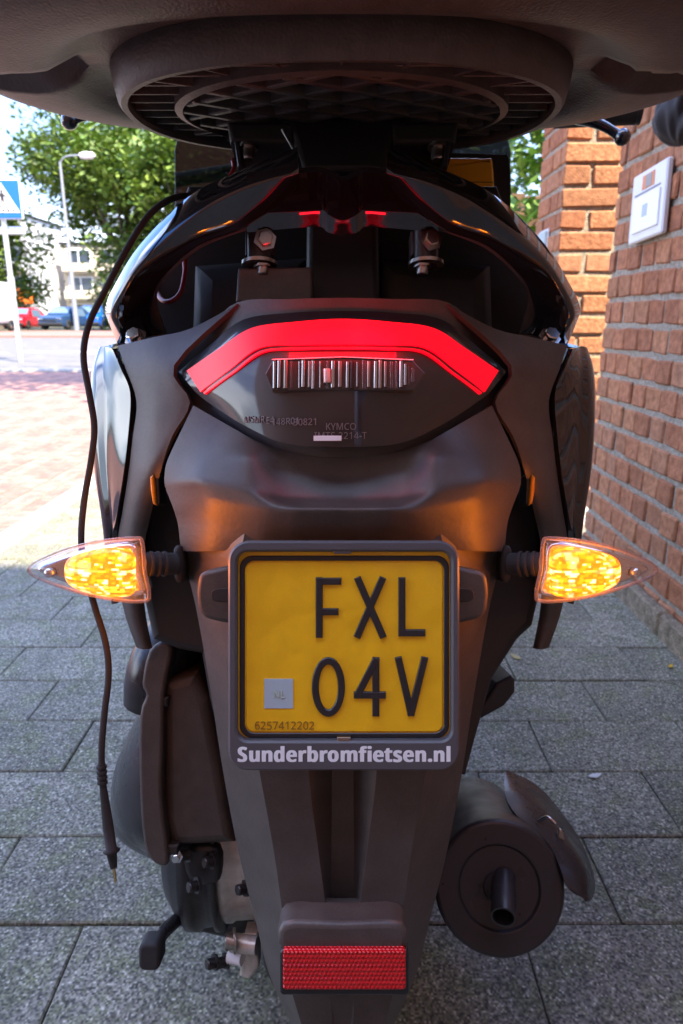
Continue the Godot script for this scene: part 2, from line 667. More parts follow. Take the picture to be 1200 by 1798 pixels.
# ---------------------------------------------------------------- scene
# fair-weather clouds added over the whole sky to whiten the fill light in shade
func clouds() -> ImageTexture:
	var n := FastNoiseLite.new()
	n.seed = 4
	n.frequency = 1.5
	n.fractal_octaves = 5
	var im := Image.create(512, 256, false, Image.FORMAT_RGBA8)
	for y in 256:
		var el := (0.5 - (y + 0.5) / 256.0) * PI
		for x in 512:
			var az := (x + 0.5) / 512.0 * TAU
			var d := Vector3(cos(el) * cos(az), sin(el), cos(el) * sin(az))
			var v := n.get_noise_3d(d.x, d.y * 1.7, d.z)
			var a := smoothstep(-0.12, 0.30, v) if el > 0.0 else 0.0
			im.set_pixel(x, y, Color(0.93, 0.93, 0.94, a))
	return ImageTexture.create_from_image(im)

func _ready() -> void:
	rng.seed = 12
	# camera
	var cam := Camera3D.new()
	cam.name = "camera"
	add_child(cam)
	cam_xf = Transform3D(Basis(Vector3.RIGHT, deg_to_rad(-PITCH)), Vector3(0, EYE, 0))
	cam.transform = cam_xf
	var phys := CameraAttributesPhysical.new()
	phys.frustum_focal_length = 24.0
	phys.frustum_focus_distance = 0.47
	phys.exposure_aperture = 13.0
	cam.attributes = phys
	cam.keep_aspect = Camera3D.KEEP_HEIGHT
	cam.fov = rad_to_deg(2.0 * atan(899.0 / 1200.0))
	cam.near = 0.02
	cam.far = 1200.0
	cam.current = true
	# sky and exposure
	var we := WorldEnvironment.new()
	we.name = "world_environment"
	var env := Environment.new()
	env.background_mode = Environment.BG_SKY
	env.sky = Sky.new()
	var sm := ProceduralSkyMaterial.new()
	sm.sky_top_color = Color(0.22, 0.44, 0.78)
	sm.sky_horizon_color = Color(0.78, 0.85, 0.92)
	sm.sky_curve = 0.16
	sm.ground_horizon_color = Color(0.55, 0.53, 0.5)
	sm.ground_bottom_color = Color(0.35, 0.33, 0.31)
	sm.sun_angle_max = 12.0
	sm.sky_cover = clouds()
	sm.sky_cover_modulate = Color(1.0, 0.99, 0.97, 1.0)
	env.sky.sky_material = sm
	env.background_energy_multiplier = 0.9
	env.tonemap_mode = Environment.TONE_MAPPER_LINEAR
	env.tonemap_exposure = 5.0
	env.sdfgi_enabled = true
	env.ssao_enabled = true
	env.ssil_enabled = true
	we.environment = env
	add_child(we)
	# sun: high, from behind the lens and to the right
	var sun := DirectionalLight3D.new()
	sun.name = "sun"
	sun.light_energy = 1.2
	sun.light_color = Color(1.0, 0.94, 0.84)
	sun.light_angular_distance = 0.5
	sun.shadow_enabled = true
	add_child(sun)
	var az := deg_to_rad(50.0)
	var el := deg_to_rad(54.0)
	var to_sun := Vector3(cos(az) * cos(el), sin(el), sin(az) * cos(el))
	sun.look_at_from_position(to_sun * 30.0, Vector3.ZERO, Vector3.UP)
	materials()
	street()
	walls()
	far_side()
	greenery()
	scooter()
	top_case()
	tester()

# ---------------------------------------------------------------- ground, road, paving
func quad_xz(x0: float, x1: float, d0: float, d1: float, y: float) -> ArrayMesh:
	var st := begin()
	q4(st, Vector3(x0, y, -d0), Vector3(x0, y, -d1), Vector3(x1, y, -d1), Vector3(x1, y, -d0))
	return done(st)

func street() -> void:
	structure("ground", quad_xz(-500, 500, -300, 900, -0.06), M.earth)
	# pavement: a bed with stone slabs laid in running bond
	var pav := structure("pavement", quad_xz(-1.13, 2.6, -4.0, 10.4, -0.005), M.earth)
	var forms := []
	for k in 4:
		var st := begin()
		chamfer_box(st, Vector3(0.2795, 0.05, 0.1522), 0.0022, Transform3D(), 0.0007)
		forms.append(done(st))
	var row := 0
	var d := 0.241
	while d < 3.9:
		var x0 := (-0.476 if row % 2 == 1 else -0.335) + rng.randf_range(-0.012, 0.012)
		for k in range(-4, 9):
			var x := x0 + 0.2815 * (k + 0.5)
			if x < -1.3 or x > 1.7:
				continue
			var xf := Transform3D(Basis(Vector3.UP, rng.randf_range(-0.006, 0.006)).rotated(Vector3.RIGHT, rng.randf_range(-0.004, 0.004)), Vector3(x, -0.025 + rng.randf_range(-0.0015, 0.0015), -(d + 0.077)))
			if x - 0.1398 < -1.13:
				var left := x + 0.1398 + 1.13
				if left < 0.03:
					continue
				xf.basis = xf.basis.scaled_local(Vector3(left / 0.2795, 1, 1))
				xf.origin.x = -1.13 + left / 2
			placed("slab", forms[rng.randi() % 4], M.slabs[rng.randi() % 4], pav, xf)
		d += 0.1542
		row += 1
	var near := part("slabs_behind", quad_xz(-1.13, 1.7, -4.0, 0.238, -0.001), M.slabs[0], pav)
	near.set_meta("kind", "stuff")
	var far := part("slabs_beyond", quad_xz(-1.13, 1.7, d + 0.002, 10.4, -0.001), M.slabs[1], pav)
	far.set_meta("kind", "stuff")
	# bits lying on the slabs
	var lf := [[0.735, 1.375, 0.010, 0.8, "small yellow petal lying beside the wall's foot", Color(0.8, 0.62, 0.1)], [0.40, 1.42, 0.016, 2.1, "pale dry leaf lying on the paving right of the scooter", Color(0.66, 0.6, 0.4)], [0.43, 0.995, 0.013, 0.3, "white shred of paper lying beyond the silencer", Color(0.8, 0.8, 0.78)]]
	for q in lf:
		var t := thing("fallen_leaf" if q[5].b < 0.7 else "paper_shred", q[4], "litter", Vector3(q[0], 0.0, -q[1]))
		var fm := StandardMaterial3D.new()
		fm.albedo_color = q[5]
		fm.roughness = 0.8
		var bx := Basis(Vector3.UP, q[3])
		var c0 := Vector3(q[0], 0.004, -q[1])
		var k: float = q[2]
		part("blade", sheet_mesh([[c0 + bx * Vector3(-k, 0.002, 0), c0 + bx * Vector3(-k, 0.0025, 0.0004)], [c0 + bx * Vector3(-k * 0.3, 0, -k * 0.4), c0 + bx * Vector3(-k * 0.3, 0.001, k * 0.4)], [c0 + bx * Vector3(k * 0.4, 0.0005, -k * 0.35), c0 + bx * Vector3(k * 0.4, 0, k * 0.3)], [c0 + bx * Vector3(k, 0.002, 0), c0 + bx * Vector3(k, 0.002, 0.0004)]], 4, 3, 0.0006), fm, t)
	# kerb stones along the pavement
	for k in 14:
		var st := begin()
		chamfer_box(st, Vector3(0.10, 0.12, 0.985), 0.008, Transform3D(Basis(), Vector3(-1.185, -0.052, 2.0 - k * 1.0)))
		part("kerb_stone", done(st), M.kerb, pav)
	# red brick-paved strip beside the pavement
	var strip := structure("brick_paving", quad_xz(-60, -1.235, -4.0, 10.4, -0.03), M.pavers[0])
	var pm := begin()
	chamfer_box(pm, Vector3(0.098, 0.04, 0.198), 0.004, Transform3D())
	var paver := done(pm)
	for k in 3:
		var mm := MultiMesh.new()
		mm.transform_format = MultiMesh.TRANSFORM_3D
		mm.mesh = paver
		var xfs := []
		for i in 44:
			for j in 50:
				if (i * 7 + j * 5 + i * j) % 3 != k:
					continue
				xfs.append(Transform3D(Basis(Vector3.UP, rng.randf_range(-0.012, 0.012)), Vector3(-1.286 - i * 0.101, -0.032 + rng.randf_range(-0.0015, 0.0015), -0.4 - j * 0.201 - (0.1 if i % 2 else 0.0))))
		mm.instance_count = xfs.size()
		for i in xfs.size():
			mm.set_instance_transform(i, xfs[i])
		var o := MultiMeshInstance3D.new()
		o.name = "pavers"
		o.multimesh = mm
		o.material_override = M.pavers[k]
		strip.add_child(o, true)
		o.set_meta("kind", "stuff")
	# the road across, with kerbs and white paint
	var road := structure("road", quad_xz(-120, 120, 10.6, 31.0, -0.045), M.asphalt)
	for k in 24:
		part("road_kerb", box_mesh(Vector3(-40 + k * 4.0, -0.04, -10.5), Vector3(3.98, 0.14, 0.2), 0.02), M.kerb, road)
	var verge := structure("far_pavement", box_mesh(Vector3(0, -0.02, -37.0), Vector3(240, 0.16, 12.0), 0.03), M.pavers[2])
	verge.name = "far_pavement"
	for p in [[-9.6, 16.6, 1.6, 0.32], [-8.0, 17.5, 1.7, 0.3], [-6.2, 16.9, 1.5, 0.3], [-12.0, 16.4, 1.8, 0.32], [-7.4, 25.5, 2.4, 0.5], [-13.6, 17.4, 1.7, 0.3]]:
		part("road_marking", quad_xz(p[0], p[0] + p[2], p[1], p[1] + p[3], -0.041), M.paint, road)

# ---------------------------------------------------------------- brick wall, gate pier, house behind the lens
func brick_form(len_: float, h: float, dep: float, n: int) -> Array:
	var out := []
	for k in n:
		var st := begin()
		chamfer_box(st, Vector3(dep, h, len_), 0.0045, Transform3D(), 0.0022)
		out.append(done(st))
	return out

func walls() -> void:
	var X := 0.80
	var CH := 0.0727
	var end := 2.17
	var top := 1.42
	var w := thing("brick_wall", "long red brick garden wall with pale mortar on the right", "wall", Vector3(X + 0.12, 0, -0.6))
	part("mortar_core", box_mesh(Vector3(X + 0.1215, top / 2 - 0.02, -(end - 2.5) / 2.0 + 0.0), Vector3(0.226, top + 0.02, end + 2.484), 0.003), M.mortar, w)
	var heads := brick_form(0.0825, 0.0590, 0.06, 5)
	var plinth := begin()
	# bricks laid as headers: the near and visible run singly
	var rows := int(top / CH)
	var rest := []
	for r in rows:
		var y := 0.004 + (r + 0.5) * CH
		var d := end - 0.0413 - (0.0 if r % 2 else 0.0435)
		if r % 2 == 0:
			placed("brick", heads[r % 5], M.bricks[rng.randi() % 5], w, Transform3D(Basis().scaled(Vector3(1, 1, 0.48)), Vector3(X + 0.033 + rng.randf_range(-0.002, 0.002), y, -(end - 0.0198))))
		while d > -2.4:
			var xf := Transform3D(Basis(Vector3.RIGHT, rng.randf_range(-0.012, 0.012)).rotated(Vector3.UP, rng.randf_range(-0.012, 0.012)), Vector3(X + 0.033 + rng.randf_range(-0.003, 0.003), y + rng.randf_range(-0.001, 0.001), -d))
			if d > 0.90:
				placed("brick", heads[rng.randi() % 5], M.bricks[rng.randi() % 5], w, xf)
			else:
				rest.append(xf)
			d -= 0.0868 + rng.randf_range(-0.001, 0.001)
	var mm := MultiMesh.new()
	mm.transform_format = MultiMesh.TRANSFORM_3D
	mm.mesh = heads[0]
	mm.instance_count = rest.size()
	for i in rest.size():
		mm.set_instance_transform(i, rest[i])
	var o := MultiMeshInstance3D.new()
	o.name = "bricks_further_along"
	o.multimesh = mm
	o.material_override = M.bricks[1]
	w.add_child(o)
	o.position = -gpos(w)
	o.set_meta("kind", "stuff")
	var k := 0
	while k < 24:
		part("coping_brick", box_mesh(Vector3(X + 0.12, top + 0.045, -(end - 0.06 - k * 0.125)), Vector3(0.29, 0.07, 0.115), 0.006), M.bricks[k % 5], w)
		k += 1
	# foot of the wall: a course of pale stones
	for i in 12:
		part("foot_stone", box_mesh(Vector3(X - 0.012, 0.028, -(end - 0.155 - i * 0.32)), Vector3(0.03, 0.066, 0.314), 0.005), M.footing, w)

	# gate pier beyond the end of the wall
	var PX := 0.79
	var PD := 2.65
	var pier := thing("brick_gate_pier", "square red brick gate pier standing in sun beyond the wall's end", "pillar", Vector3(PX + 0.22, 0, -PD - 0.15))
	part("mortar_core", box_mesh(Vector3(PX + 0.212, 0.86, -PD - 0.150), Vector3(0.424, 1.74, 0.295), 0.003), M.mortar, pier)
	var full := []
	var half := []
	for i in 4:
		var st := begin()
		chamfer_box(st, Vector3(0.2, 0.060, 0.05), 0.0045, Transform3D(), 0.0028)
		full.append(done(st))
		st = begin()
		chamfer_box(st, Vector3(0.0935, 0.060, 0.05), 0.0045, Transform3D(), 0.0028)
		half.append(done(st))
	part("foot_slab", box_mesh(Vector3(PX + 0.16, 0.012, -PD + 0.02), Vector3(0.66, 0.05, 0.5), 0.006), M.kerb, pier)
	for r in 24:
		var y := 0.04 + (r + 0.5) * CH - 0.002
		var x := PX
		var seq: Array = [0, 1, 1] if r % 2 else [1, 0, 1]
		if r % 2:
			seq = [1, 1, 0]
		else:
			seq = [0, 1, 1]
		for s in seq:
			var L: float = 0.2 if s else 0.0935
			placed("brick", (full if s else half)[rng.randi() % 4], M.bricks[rng.randi() % 5], pier, Transform3D(Basis(Vector3.FORWARD, rng.randf_range(-0.008, 0.008)), Vector3(x + L / 2 - 0.006, y + rng.randf_range(-0.0015, 0.0015), -PD - 0.018 + rng.randf_range(-0.003, 0.003))))
			x += L + 0.0125
		# the side towards the scooter
		var d := PD + 0.045
		var side: Array = [0, 1] if r % 2 else [1, 0]
		for s in side:
			var L: float = 0.155 if s else 0.088
			placed("brick", half[rng.randi() % 4], M.bricks[rng.randi() % 5], pier, Transform3D(Basis(Vector3.UP, PI / 2).scaled(Vector3(1, 1, L / 0.0935)), Vector3(PX + 0.018 + rng.randf_range(-0.002, 0.002), y, -(d + L / 2))))
			d += L + 0.0125
	part("cap_stone", box_mesh(Vector3(PX + 0.22, 1.82, -PD - 0.15), Vector3(0.5, 0.09, 0.36), 0.012), M.kerb, pier)
	# plate on the side of the pier
	var np := thing("house_number_plate", "small grey plate fixed to the side of the brick pier", "plate", Vector3(PX - 0.008, 1.0, -2.83))
	part("plate_face", box_mesh(Vector3(PX - 0.0125, 1.0, -2.83), Vector3(0.012, 0.145, 0.10), 0.003), M.seal, np)
	part("plate_rim", box_mesh(Vector3(PX - 0.006, 1.0, -2.83), Vector3(0.008, 0.16, 0.115), 0.003), M.render_white, np)

	# white bell plate on the wall: where the picture shows it, on the wall's plane
	var bp := thing("bell_plate", "white plastic plate with a paper card on the brick wall", "plate", Vector3(X - 0.004, 1.05, -1.93))
	var by := 1.035
	var bz := -1.905
	var tilt := Transform3D(Basis(Vector3.RIGHT, deg_to_rad(-3.0)), Vector3(X - 0.008, by, bz))
	part("backing", box_at(Vector3(0.016, 0.172, 0.20), 0.004, tilt), M.white, bp)
	part("card", box_at(Vector3(0.006, 0.088, 0.15), 0.002, tilt * Transform3D(Basis(), Vector3(-0.0095, -0.02, 0.004))), M.white_print, bp)
	var orange := mat(0.62, 0.24, 0.10, 0.6)
	part("printed_mark", box_at(Vector3(0.002, 0.034, 0.07), 0.0005, tilt * Transform3D(Basis(), Vector3(-0.0085, 0.056, 0.0))), orange, bp)
	part("printed_mark", box_at(Vector3(0.003, 0.03, 0.035), 0.0005, tilt * Transform3D(Basis(), Vector3(-0.0088, 0.056, 0.004))), mat(0.3, 0.29, 0.28, 0.6), bp)
	part("printed_line", box_at(Vector3(0.002, 0.004, 0.15), 0.0005, tilt * Transform3D(Basis(), Vector3(-0.0088, 0.032, -0.002))), mat(0.2, 0.22, 0.26, 0.6), bp)
	part("printed_figure", box_at(Vector3(0.002, 0.03, 0.03), 0.0008, tilt * Transform3D(Basis(), Vector3(-0.0122, -0.015, 0.0))), mat(0.42, 0.5, 0.62, 0.6), bp)

	# dark folded cloth bundle hanging beside the plate, at the picture's edge
	var bag := thing("cloth_bundle", "dark grey rounded cloth bundle hanging beside the white plate", "bag", Vector3(X - 0.05, 1.0, -1.62))
	var st2 := begin()
	var cen := Vector3(X - 0.062, 1.175, -1.648)
	var NR := 24
	var NS := 72
	var g := []
	for i in NR + 1:
		var a := -PI / 2 + PI * i / NR
		var ring := []
		for j in NS:
			var b := TAU * j / NS
			var rr := cos(a) * (1.0 + 0.10 * sin(5.0 * b + 3.0 * a) + 0.08 * sin(11.0 * b + 4.0 * a) + 0.05 * sin(17.0 * b))
			ring.append(cen + Vector3(rr * cos(b) * 0.056, sin(a) * 0.062, rr * sin(b) * 0.075))
		g.append(ring)
	for i in NR:
		for j in NS:
			q4(st2, g[i][j], g[i][(j + 1) % NS], g[i + 1][(j + 1) % NS], g[i + 1][j], 1)
	var cloth := mat(0.03, 0.031, 0.036, 0.8)
	part("cloth", done(st2), cloth, bag)
	part("loop", tube_mesh(spline([cen + Vector3(0, 0.055, 0), cen + Vector3(0.02, 0.10, 0.01), cen + Vector3(0.062, 0.14, 0.0)], 6), 0.006, 8), mat(0.3, 0.22, 0.25, 0.8), bag)

	# house behind the lens whose shadow covers the pavement
	var H := 7.15
	var hb := thing("brick_house", "tall brick house behind the viewer shading the pavement", "house", Vector3(7.7, 0, 6.0))
	part("wall", box_mesh(Vector3(5.0, H / 2, 6.0), Vector3(21.4, H, 8.0), 0.02), M.bricks[0], hb)
	part("roof", box_mesh(Vector3(5.0, H + 0.06, 6.0), Vector3(21.6, 0.12, 8.0), 0.02), M.kerb, hb)
	for i in 4:
		for f in 2:
			var x := 1.5 + i * 3.9
			var wn := part("window", box_mesh(Vector3(x, 1.7 + f * 2.9, 1.99), Vector3(1.9, 1.6, 0.08), 0.01), M.white, hb)
			part("pane", box_mesh(Vector3(x, 1.7 + f * 2.9, 1.945), Vector3(1.7, 1.4, 0.02), 0.004), M.glass_dark, wn)
	part("door", box_mesh(Vector3(3.45, 1.05, 1.98), Vector3(0.95, 2.1, 0.07), 0.01), mat(0.05, 0.1, 0.07, 0.4), hb)

# ---------------------------------------------------------------- far side of the street
func wheel(parent: Node, c: Vector3, r: float, wd: float) -> void:
	var xf := Transform3D(Basis(Vector3(0, 1, 0), Vector3(1, 0, 0), Vector3(0, 0, -1)), c)
	var wh := part("wheel", lathe_mesh([[r * 0.5, wd * 0.48], [r * 0.92, wd * 0.5], [r, wd * 0.35], [r, -wd * 0.35], [r * 0.92, -wd * 0.5], [r * 0.5, -wd * 0.48]], 20, xf), M.rubber, parent)
	part("rim", lathe_mesh([[0.0, wd * 0.4], [r * 0.55, wd * 0.46], [r * 0.58, wd * 0.3], [r * 0.58, -wd * 0.3], [r * 0.55, -wd * 0.46], [0.0, -wd * 0.4]], 20, xf), M.chrome, wh)

# a parked vehicle seen from its nose or tail: cross-sections along its length
func vehicle(called: String, label: String, cat: String, base: Vector3, yaw: float, L: float, W: float, H: float, van: bool, m: Material, glass: Material) -> void:
	var t := thing(called, label, cat, Vector3.ZERO, "vehicles parked across the street")
	var secs := []
	var prof: Array
	if van:
		prof = [[0.0, 0.42, 0.55, 0.93], [0.03, 0.28, 0.62, 0.97], [0.16, 0.22, 0.66, 1.0], [0.30, 0.22, 0.99, 1.0], [0.36, 0.22, 1.0, 1.0], [0.97, 0.22, 1.0, 1.0], [1.0, 0.26, 0.97, 0.98]]
	else:
		prof = [[0.0, 0.34, 0.50, 0.90], [0.03, 0.22, 0.58, 0.97], [0.25, 0.16, 0.66, 1.0], [0.42, 0.16, 0.98, 1.0], [0.55, 0.16, 1.0, 1.0], [0.78, 0.16, 0.97, 1.0], [0.95, 0.2, 0.68, 0.98], [1.0, 0.32, 0.58, 0.92]]
	for p in prof:
		var z: float = (p[0] - 0.5) * L
		var y0: float = p[1] * H * 0.8
		var y1: float = p[2] * H
		var hw: float = W / 2 * p[3]
		var belt: float = minf(y1, H * 0.56)
		var roofw: float = hw * (0.93 if van else 0.78) if y1 > H * 0.8 else hw * 0.94
		secs.append([Vector3(-hw * 0.94, y0, z), Vector3(-hw, y0 + 0.15, z), Vector3(-hw, belt, z), Vector3(-roofw, y1 - 0.06, z), Vector3(-roofw * 0.86, y1, z), Vector3(roofw * 0.86, y1, z), Vector3(roofw, y1 - 0.06, z), Vector3(hw, belt, z), Vector3(hw, y0 + 0.15, z), Vector3(hw * 0.94, y0, z)])
	var xf := Transform3D(Basis(Vector3.UP, yaw), base)
	var st := begin()
	for i in secs.size() - 1:
		for j in 10:
			var k := (j + 1) % 10
			q4(st, xf * secs[i][j], xf * secs[i][k], xf * secs[i + 1][k], xf * secs[i + 1][j], 1 + j)
	for e in [0, secs.size() - 1]:
		for j in range(1, 9):
			t3(st, xf * secs[e][0], xf * secs[e][j], xf * secs[e][j + 1], 60)
	part("body", done(st), m, t)
	# windscreens and side glass, proud of the body
	var iw: int = 2
	for e in ([[iw, iw + 1]] if van else [[2, 3], [5, 6]]):
		var a: Array = secs[e[0]]
		var b: Array = secs[e[1]]
		var p0: Vector3 = a[4].lerp(b[4], 0.12)
		var p1: Vector3 = a[5].lerp(b[5], 0.12)
		var p2: Vector3 = a[5].lerp(b[5], 0.9)
		var p3: Vector3 = a[4].lerp(b[4], 0.9)
		var n := Vector3(0, 0.02, -0.02 if e[0] == 2 else 0.02)
		var s2 := begin()
		q4(s2, xf * (p0 + n), xf * (p1 + n), xf * (p2 + n), xf * (p3 + n))
		q4(s2, xf * (p0 - n), xf * (p3 - n), xf * (p2 - n), xf * (p1 - n))
		part("windscreen", done(s2), glass, t)
	for s in [-1, 1]:
		var s3 := begin()
		var z0 := -0.16 * L if van else -0.12 * L
		var z1 := 0.0 if van else 0.24 * L
		var hx := W / 2 + 0.006
		var hx2 := (W / 2 * (0.965 if van else 0.83)) + 0.012
		var yb := H * 0.58
		var yt := H * (0.82 if van else 0.9)
		q4(s3, xf * Vector3(s * hx, yb, z0), xf * Vector3(s * hx2, yt, z0 + 0.1), xf * Vector3(s * hx2, yt, z1 - 0.1), xf * Vector3(s * hx, yb, z1))
		part("side_window", done(s3), glass, t)
		for e in [-0.31, 0.31]:
			wheel(t, Vector3.ZERO, 0.33, 0.2)
			var w := t.get_child(t.get_child_count() - 1) as Node3D
			w.transform = Transform3D(Basis(Vector3.UP, yaw), xf * Vector3(s * (W / 2 - 0.09), 0.33, e * L))
		for e in [-1, 1]:
			part("headlight" if e < 0 else "tail_light", box_at(Vector3(W * 0.2, H * 0.07, 0.06), 0.015, xf * Transform3D(Basis(), Vector3(s * W * 0.36, H * 0.46 if not van else H * 0.36, e * (L / 2 - 0.02)))), M.chrome if e < 0 else M.reflector, t)
	part("bumper", box_at(Vector3(W * 0.96, H * 0.12, 0.14), 0.04, xf * Transform3D(Basis(), Vector3(0, H * 0.25, -L / 2 + 0.0))), M.dull, t)
	part("grille", box_at(Vector3(W * 0.5, H * 0.07, 0.05), 0.01, xf * Transform3D(Basis(), Vector3(0, H * 0.39, -L / 2 + 0.015))), M.dull, t)

func flat_block(called: String, label: String, x0: float, x1: float, d: float, deep: float, H: float, m: Material, storeys: int, bays: int) -> Node3D:
	var t := thing(called, label, "building", Vector3((x0 + x1) / 2, 0, -d - deep / 2))
	part("wall", box_mesh(Vector3((x0 + x1) / 2, H / 2, -d - deep / 2), Vector3(x1 - x0, H, deep), 0.03), m, t)
	part("roof", box_mesh(Vector3((x0 + x1) / 2, H + 0.12, -d - deep / 2), Vector3(x1 - x0 + 0.4, 0.24, deep + 0.4), 0.03), M.dull, t)
	var sh := H / storeys
	var bw := (x1 - x0) / bays
	for s in storeys:
		for b in bays:
			var x := x0 + (b + 0.5) * bw
			var y := (s + 0.56) * sh
			var wn := part("window", box_mesh(Vector3(x, y, -d + 0.02), Vector3(bw * 0.74, sh * 0.56, 0.12), 0.02), M.white, t)
			for k in 2:
				part("pane", box_mesh(Vector3(x + (k - 0.5) * bw * 0.35, y, -d + 0.085), Vector3(bw * 0.31, sh * 0.48, 0.02), 0.004), M.glass_dark, wn)
			if s > 0:
				var bal := part("balcony", box_mesh(Vector3(x, s * sh + 0.42, -d + 0.75), Vector3(bw * 0.93, 0.95, 0.1), 0.03), M.render_white if m == M.render_white else M.render_beige, t)
				part("balcony_floor", box_mesh(Vector3(x, s * sh, -d + 0.4), Vector3(bw * 0.93, 0.16, 0.8), 0.02), M.kerb, bal)
	return t

func far_side() -> void:
	var blue_glass := mat(0.10, 0.16, 0.24, 0.05)
	# pedestrian crossing sign on its post
	var sg := thing("crossing_sign", "blue square pedestrian crossing sign on a grey post", "road sign", Vector3(-6.1, -0.03, -13.3))
	part("post", tube_mesh([Vector3(-6.1, -0.04, -13.3), Vector3(-6.1, 3.25, -13.3)], 0.043, 12), M.alu, sg)
	part("post_collar", tube_mesh([Vector3(-6.1, 1.15, -13.3), Vector3(-6.1, 1.5, -13.3)], 0.06, 12), M.alu, sg)
	var sc := Vector3(-6.03, 2.80, -13.23)
	var board := part("board", box_mesh(sc, Vector3(0.66, 0.66, 0.03), 0.01), M.white, sg)
	part("blue_field", box_mesh(sc + Vector3(0, 0, 0.012), Vector3(0.628, 0.628, 0.022), 0.008), mat(0.005, 0.11, 0.50, 0.45), board)
	var st := begin()
	prism(st, PackedVector2Array([Vector2(-0.29, -0.22), Vector2(0.29, -0.22), Vector2(0, 0.27)]), 0.01, 0.0, Transform3D(Basis(), sc + Vector3(0, 0.0, 0.031)))
	part("white_triangle", done(st), M.white, board)
	var ink := mat(0.02, 0.02, 0.025, 0.6)
	var fig := begin()
	var fx := Transform3D(Basis(), sc + Vector3(0, 0, 0.035))
	prism(fig, ellipse(0.0, 0.13, 0.026, 0.03, 12), 0.004, 0.0, fx)
	for s in [[[-0.03, 0.1], [0.03, 0.1], [0.035, -0.02], [-0.025, -0.02]], [[-0.02, -0.018], [0.008, -0.018], [-0.05, -0.16], [-0.08, -0.16]], [[0.01, -0.018], [0.035, -0.018], [0.085, -0.16], [0.055, -0.16]], [[-0.032, 0.09], [-0.03, 0.05], [-0.09, -0.02], [-0.1, 0.01]], [[0.032, 0.09], [0.034, 0.05], [0.09, 0.0], [0.1, 0.03]]]:
		var pl := PackedVector2Array()
		for p in s:
			pl.append(Vector2(p[0], p[1]))
		prism(fig, pl, 0.004, 0.0, fx)
	part("walking_figure", done(fig), ink, board)
	for k in 5:
		var bar := begin()
		var x := -0.2 + k * 0.1
		prism(bar, PackedVector2Array([Vector2(x - 0.03, -0.205), Vector2(x + 0.02, -0.205), Vector2(x * 0.8 + 0.018, -0.165), Vector2(x * 0.8 - 0.022, -0.165)]), 0.003, 0.0, fx)
		part("stripe", done(bar), ink, board)
	part("sign_box", box_mesh(Vector3(-6.05, 2.30, -13.38), Vector3(0.55, 0.13, 0.12), 0.02), M.white, sg)

	# street lamp across the road
	var lp := thing("street_lamp", "tall grey street lamp with white head in front of tree", "street lamp", Vector3(-17.2, 0.06, -46.0))
	part("post", tube_mesh([Vector3(-17.2, 0.04, -46.0), Vector3(-17.2, 4.0, -46.0), Vector3(-17.2, 10.0, -46.0)], [0.17, 0.12, 0.07], 12), mat(0.22, 0.24, 0.28, 0.6), lp)
	part("arm", tube_mesh(spline([Vector3(-17.2, 9.9, -46.0), Vector3(-16.8, 10.25, -45.9), Vector3(-15.8, 10.3, -45.7)], 5), 0.05, 8), mat(0.22, 0.24, 0.28, 0.6), lp)
	part("lamp_head", lathe_mesh([[0.0, -0.5], [0.15, -0.45], [0.22, -0.1], [0.2, 0.3], [0.0, 0.5]], 16, Transform3D(Basis(Vector3(0, 0, 1), Vector3(1, 0, 0), Vector3(0, 1, 0)), Vector3(-15.35, 10.25, -45.6))), M.white, lp)

	vehicle("parked_van", "white van with blue windscreen parked at the far left", "van", Vector3(-20.5, 0.06, -40.2), deg_to_rad(180.0), 5.4, 2.05, 2.75, true, mat(0.75, 0.76, 0.78, 0.25), blue_glass)
	vehicle("parked_car", "dark blue car with pale windscreen parked beyond the road", "car", Vector3(-18.4, 0.06, -47.5), deg_to_rad(172.0), 4.2, 1.75, 1.5, false, mat(0.02, 0.05, 0.12, 0.2), blue_glass)
	vehicle("parked_car", "bright blue car parked beside the street lamp foot", "car", Vector3(-17.6, 0.06, -50.5), deg_to_rad(185.0), 4.2, 1.8, 1.6, false, mat(0.01, 0.10, 0.50, 0.2), blue_glass)
	vehicle("parked_car", "small red car half hidden behind the sign post", "car", Vector3(-22.3, 0.06, -50.0), deg_to_rad(178.0), 3.8, 1.65, 1.45, false, mat(0.45, 0.012, 0.02, 0.25), blue_glass)

	var a := flat_block("apartment_block", "pale grey apartment block with balconies and orange shop sign", -52, -31.2, 72, 10, 10.5, M.render_white, 4, 6)
	part("shop_sign", box_mesh(Vector3(-32.3, 2.9, -71.0), Vector3(3.3, 1.5, 0.5), 0.05), mat(0.85, 0.17, 0.01, 0.6), a)
	flat_block("apartment_block", "beige apartment block with rounded balconies behind the street lamp", -30.0, -12.0, 78, 10, 8.4, M.render_beige, 3, 5)
	flat_block("apartment_block", "distant grey apartment block hidden by the scooter's body", -6, 24, 84, 10, 12.0, M.render_white, 4, 8)

# ---------------------------------------------------------------- trees and bushes
func leaf_mat() -> StandardMaterial3D:
	var m := StandardMaterial3D.new()
	m.albedo_color = Color(1, 1, 1)
	m.vertex_color_use_as_albedo = true
	m.roughness = 0.55
	m.backlight_enabled = true
	m.backlight = Color(0.55, 0.6, 0.3)
	return m

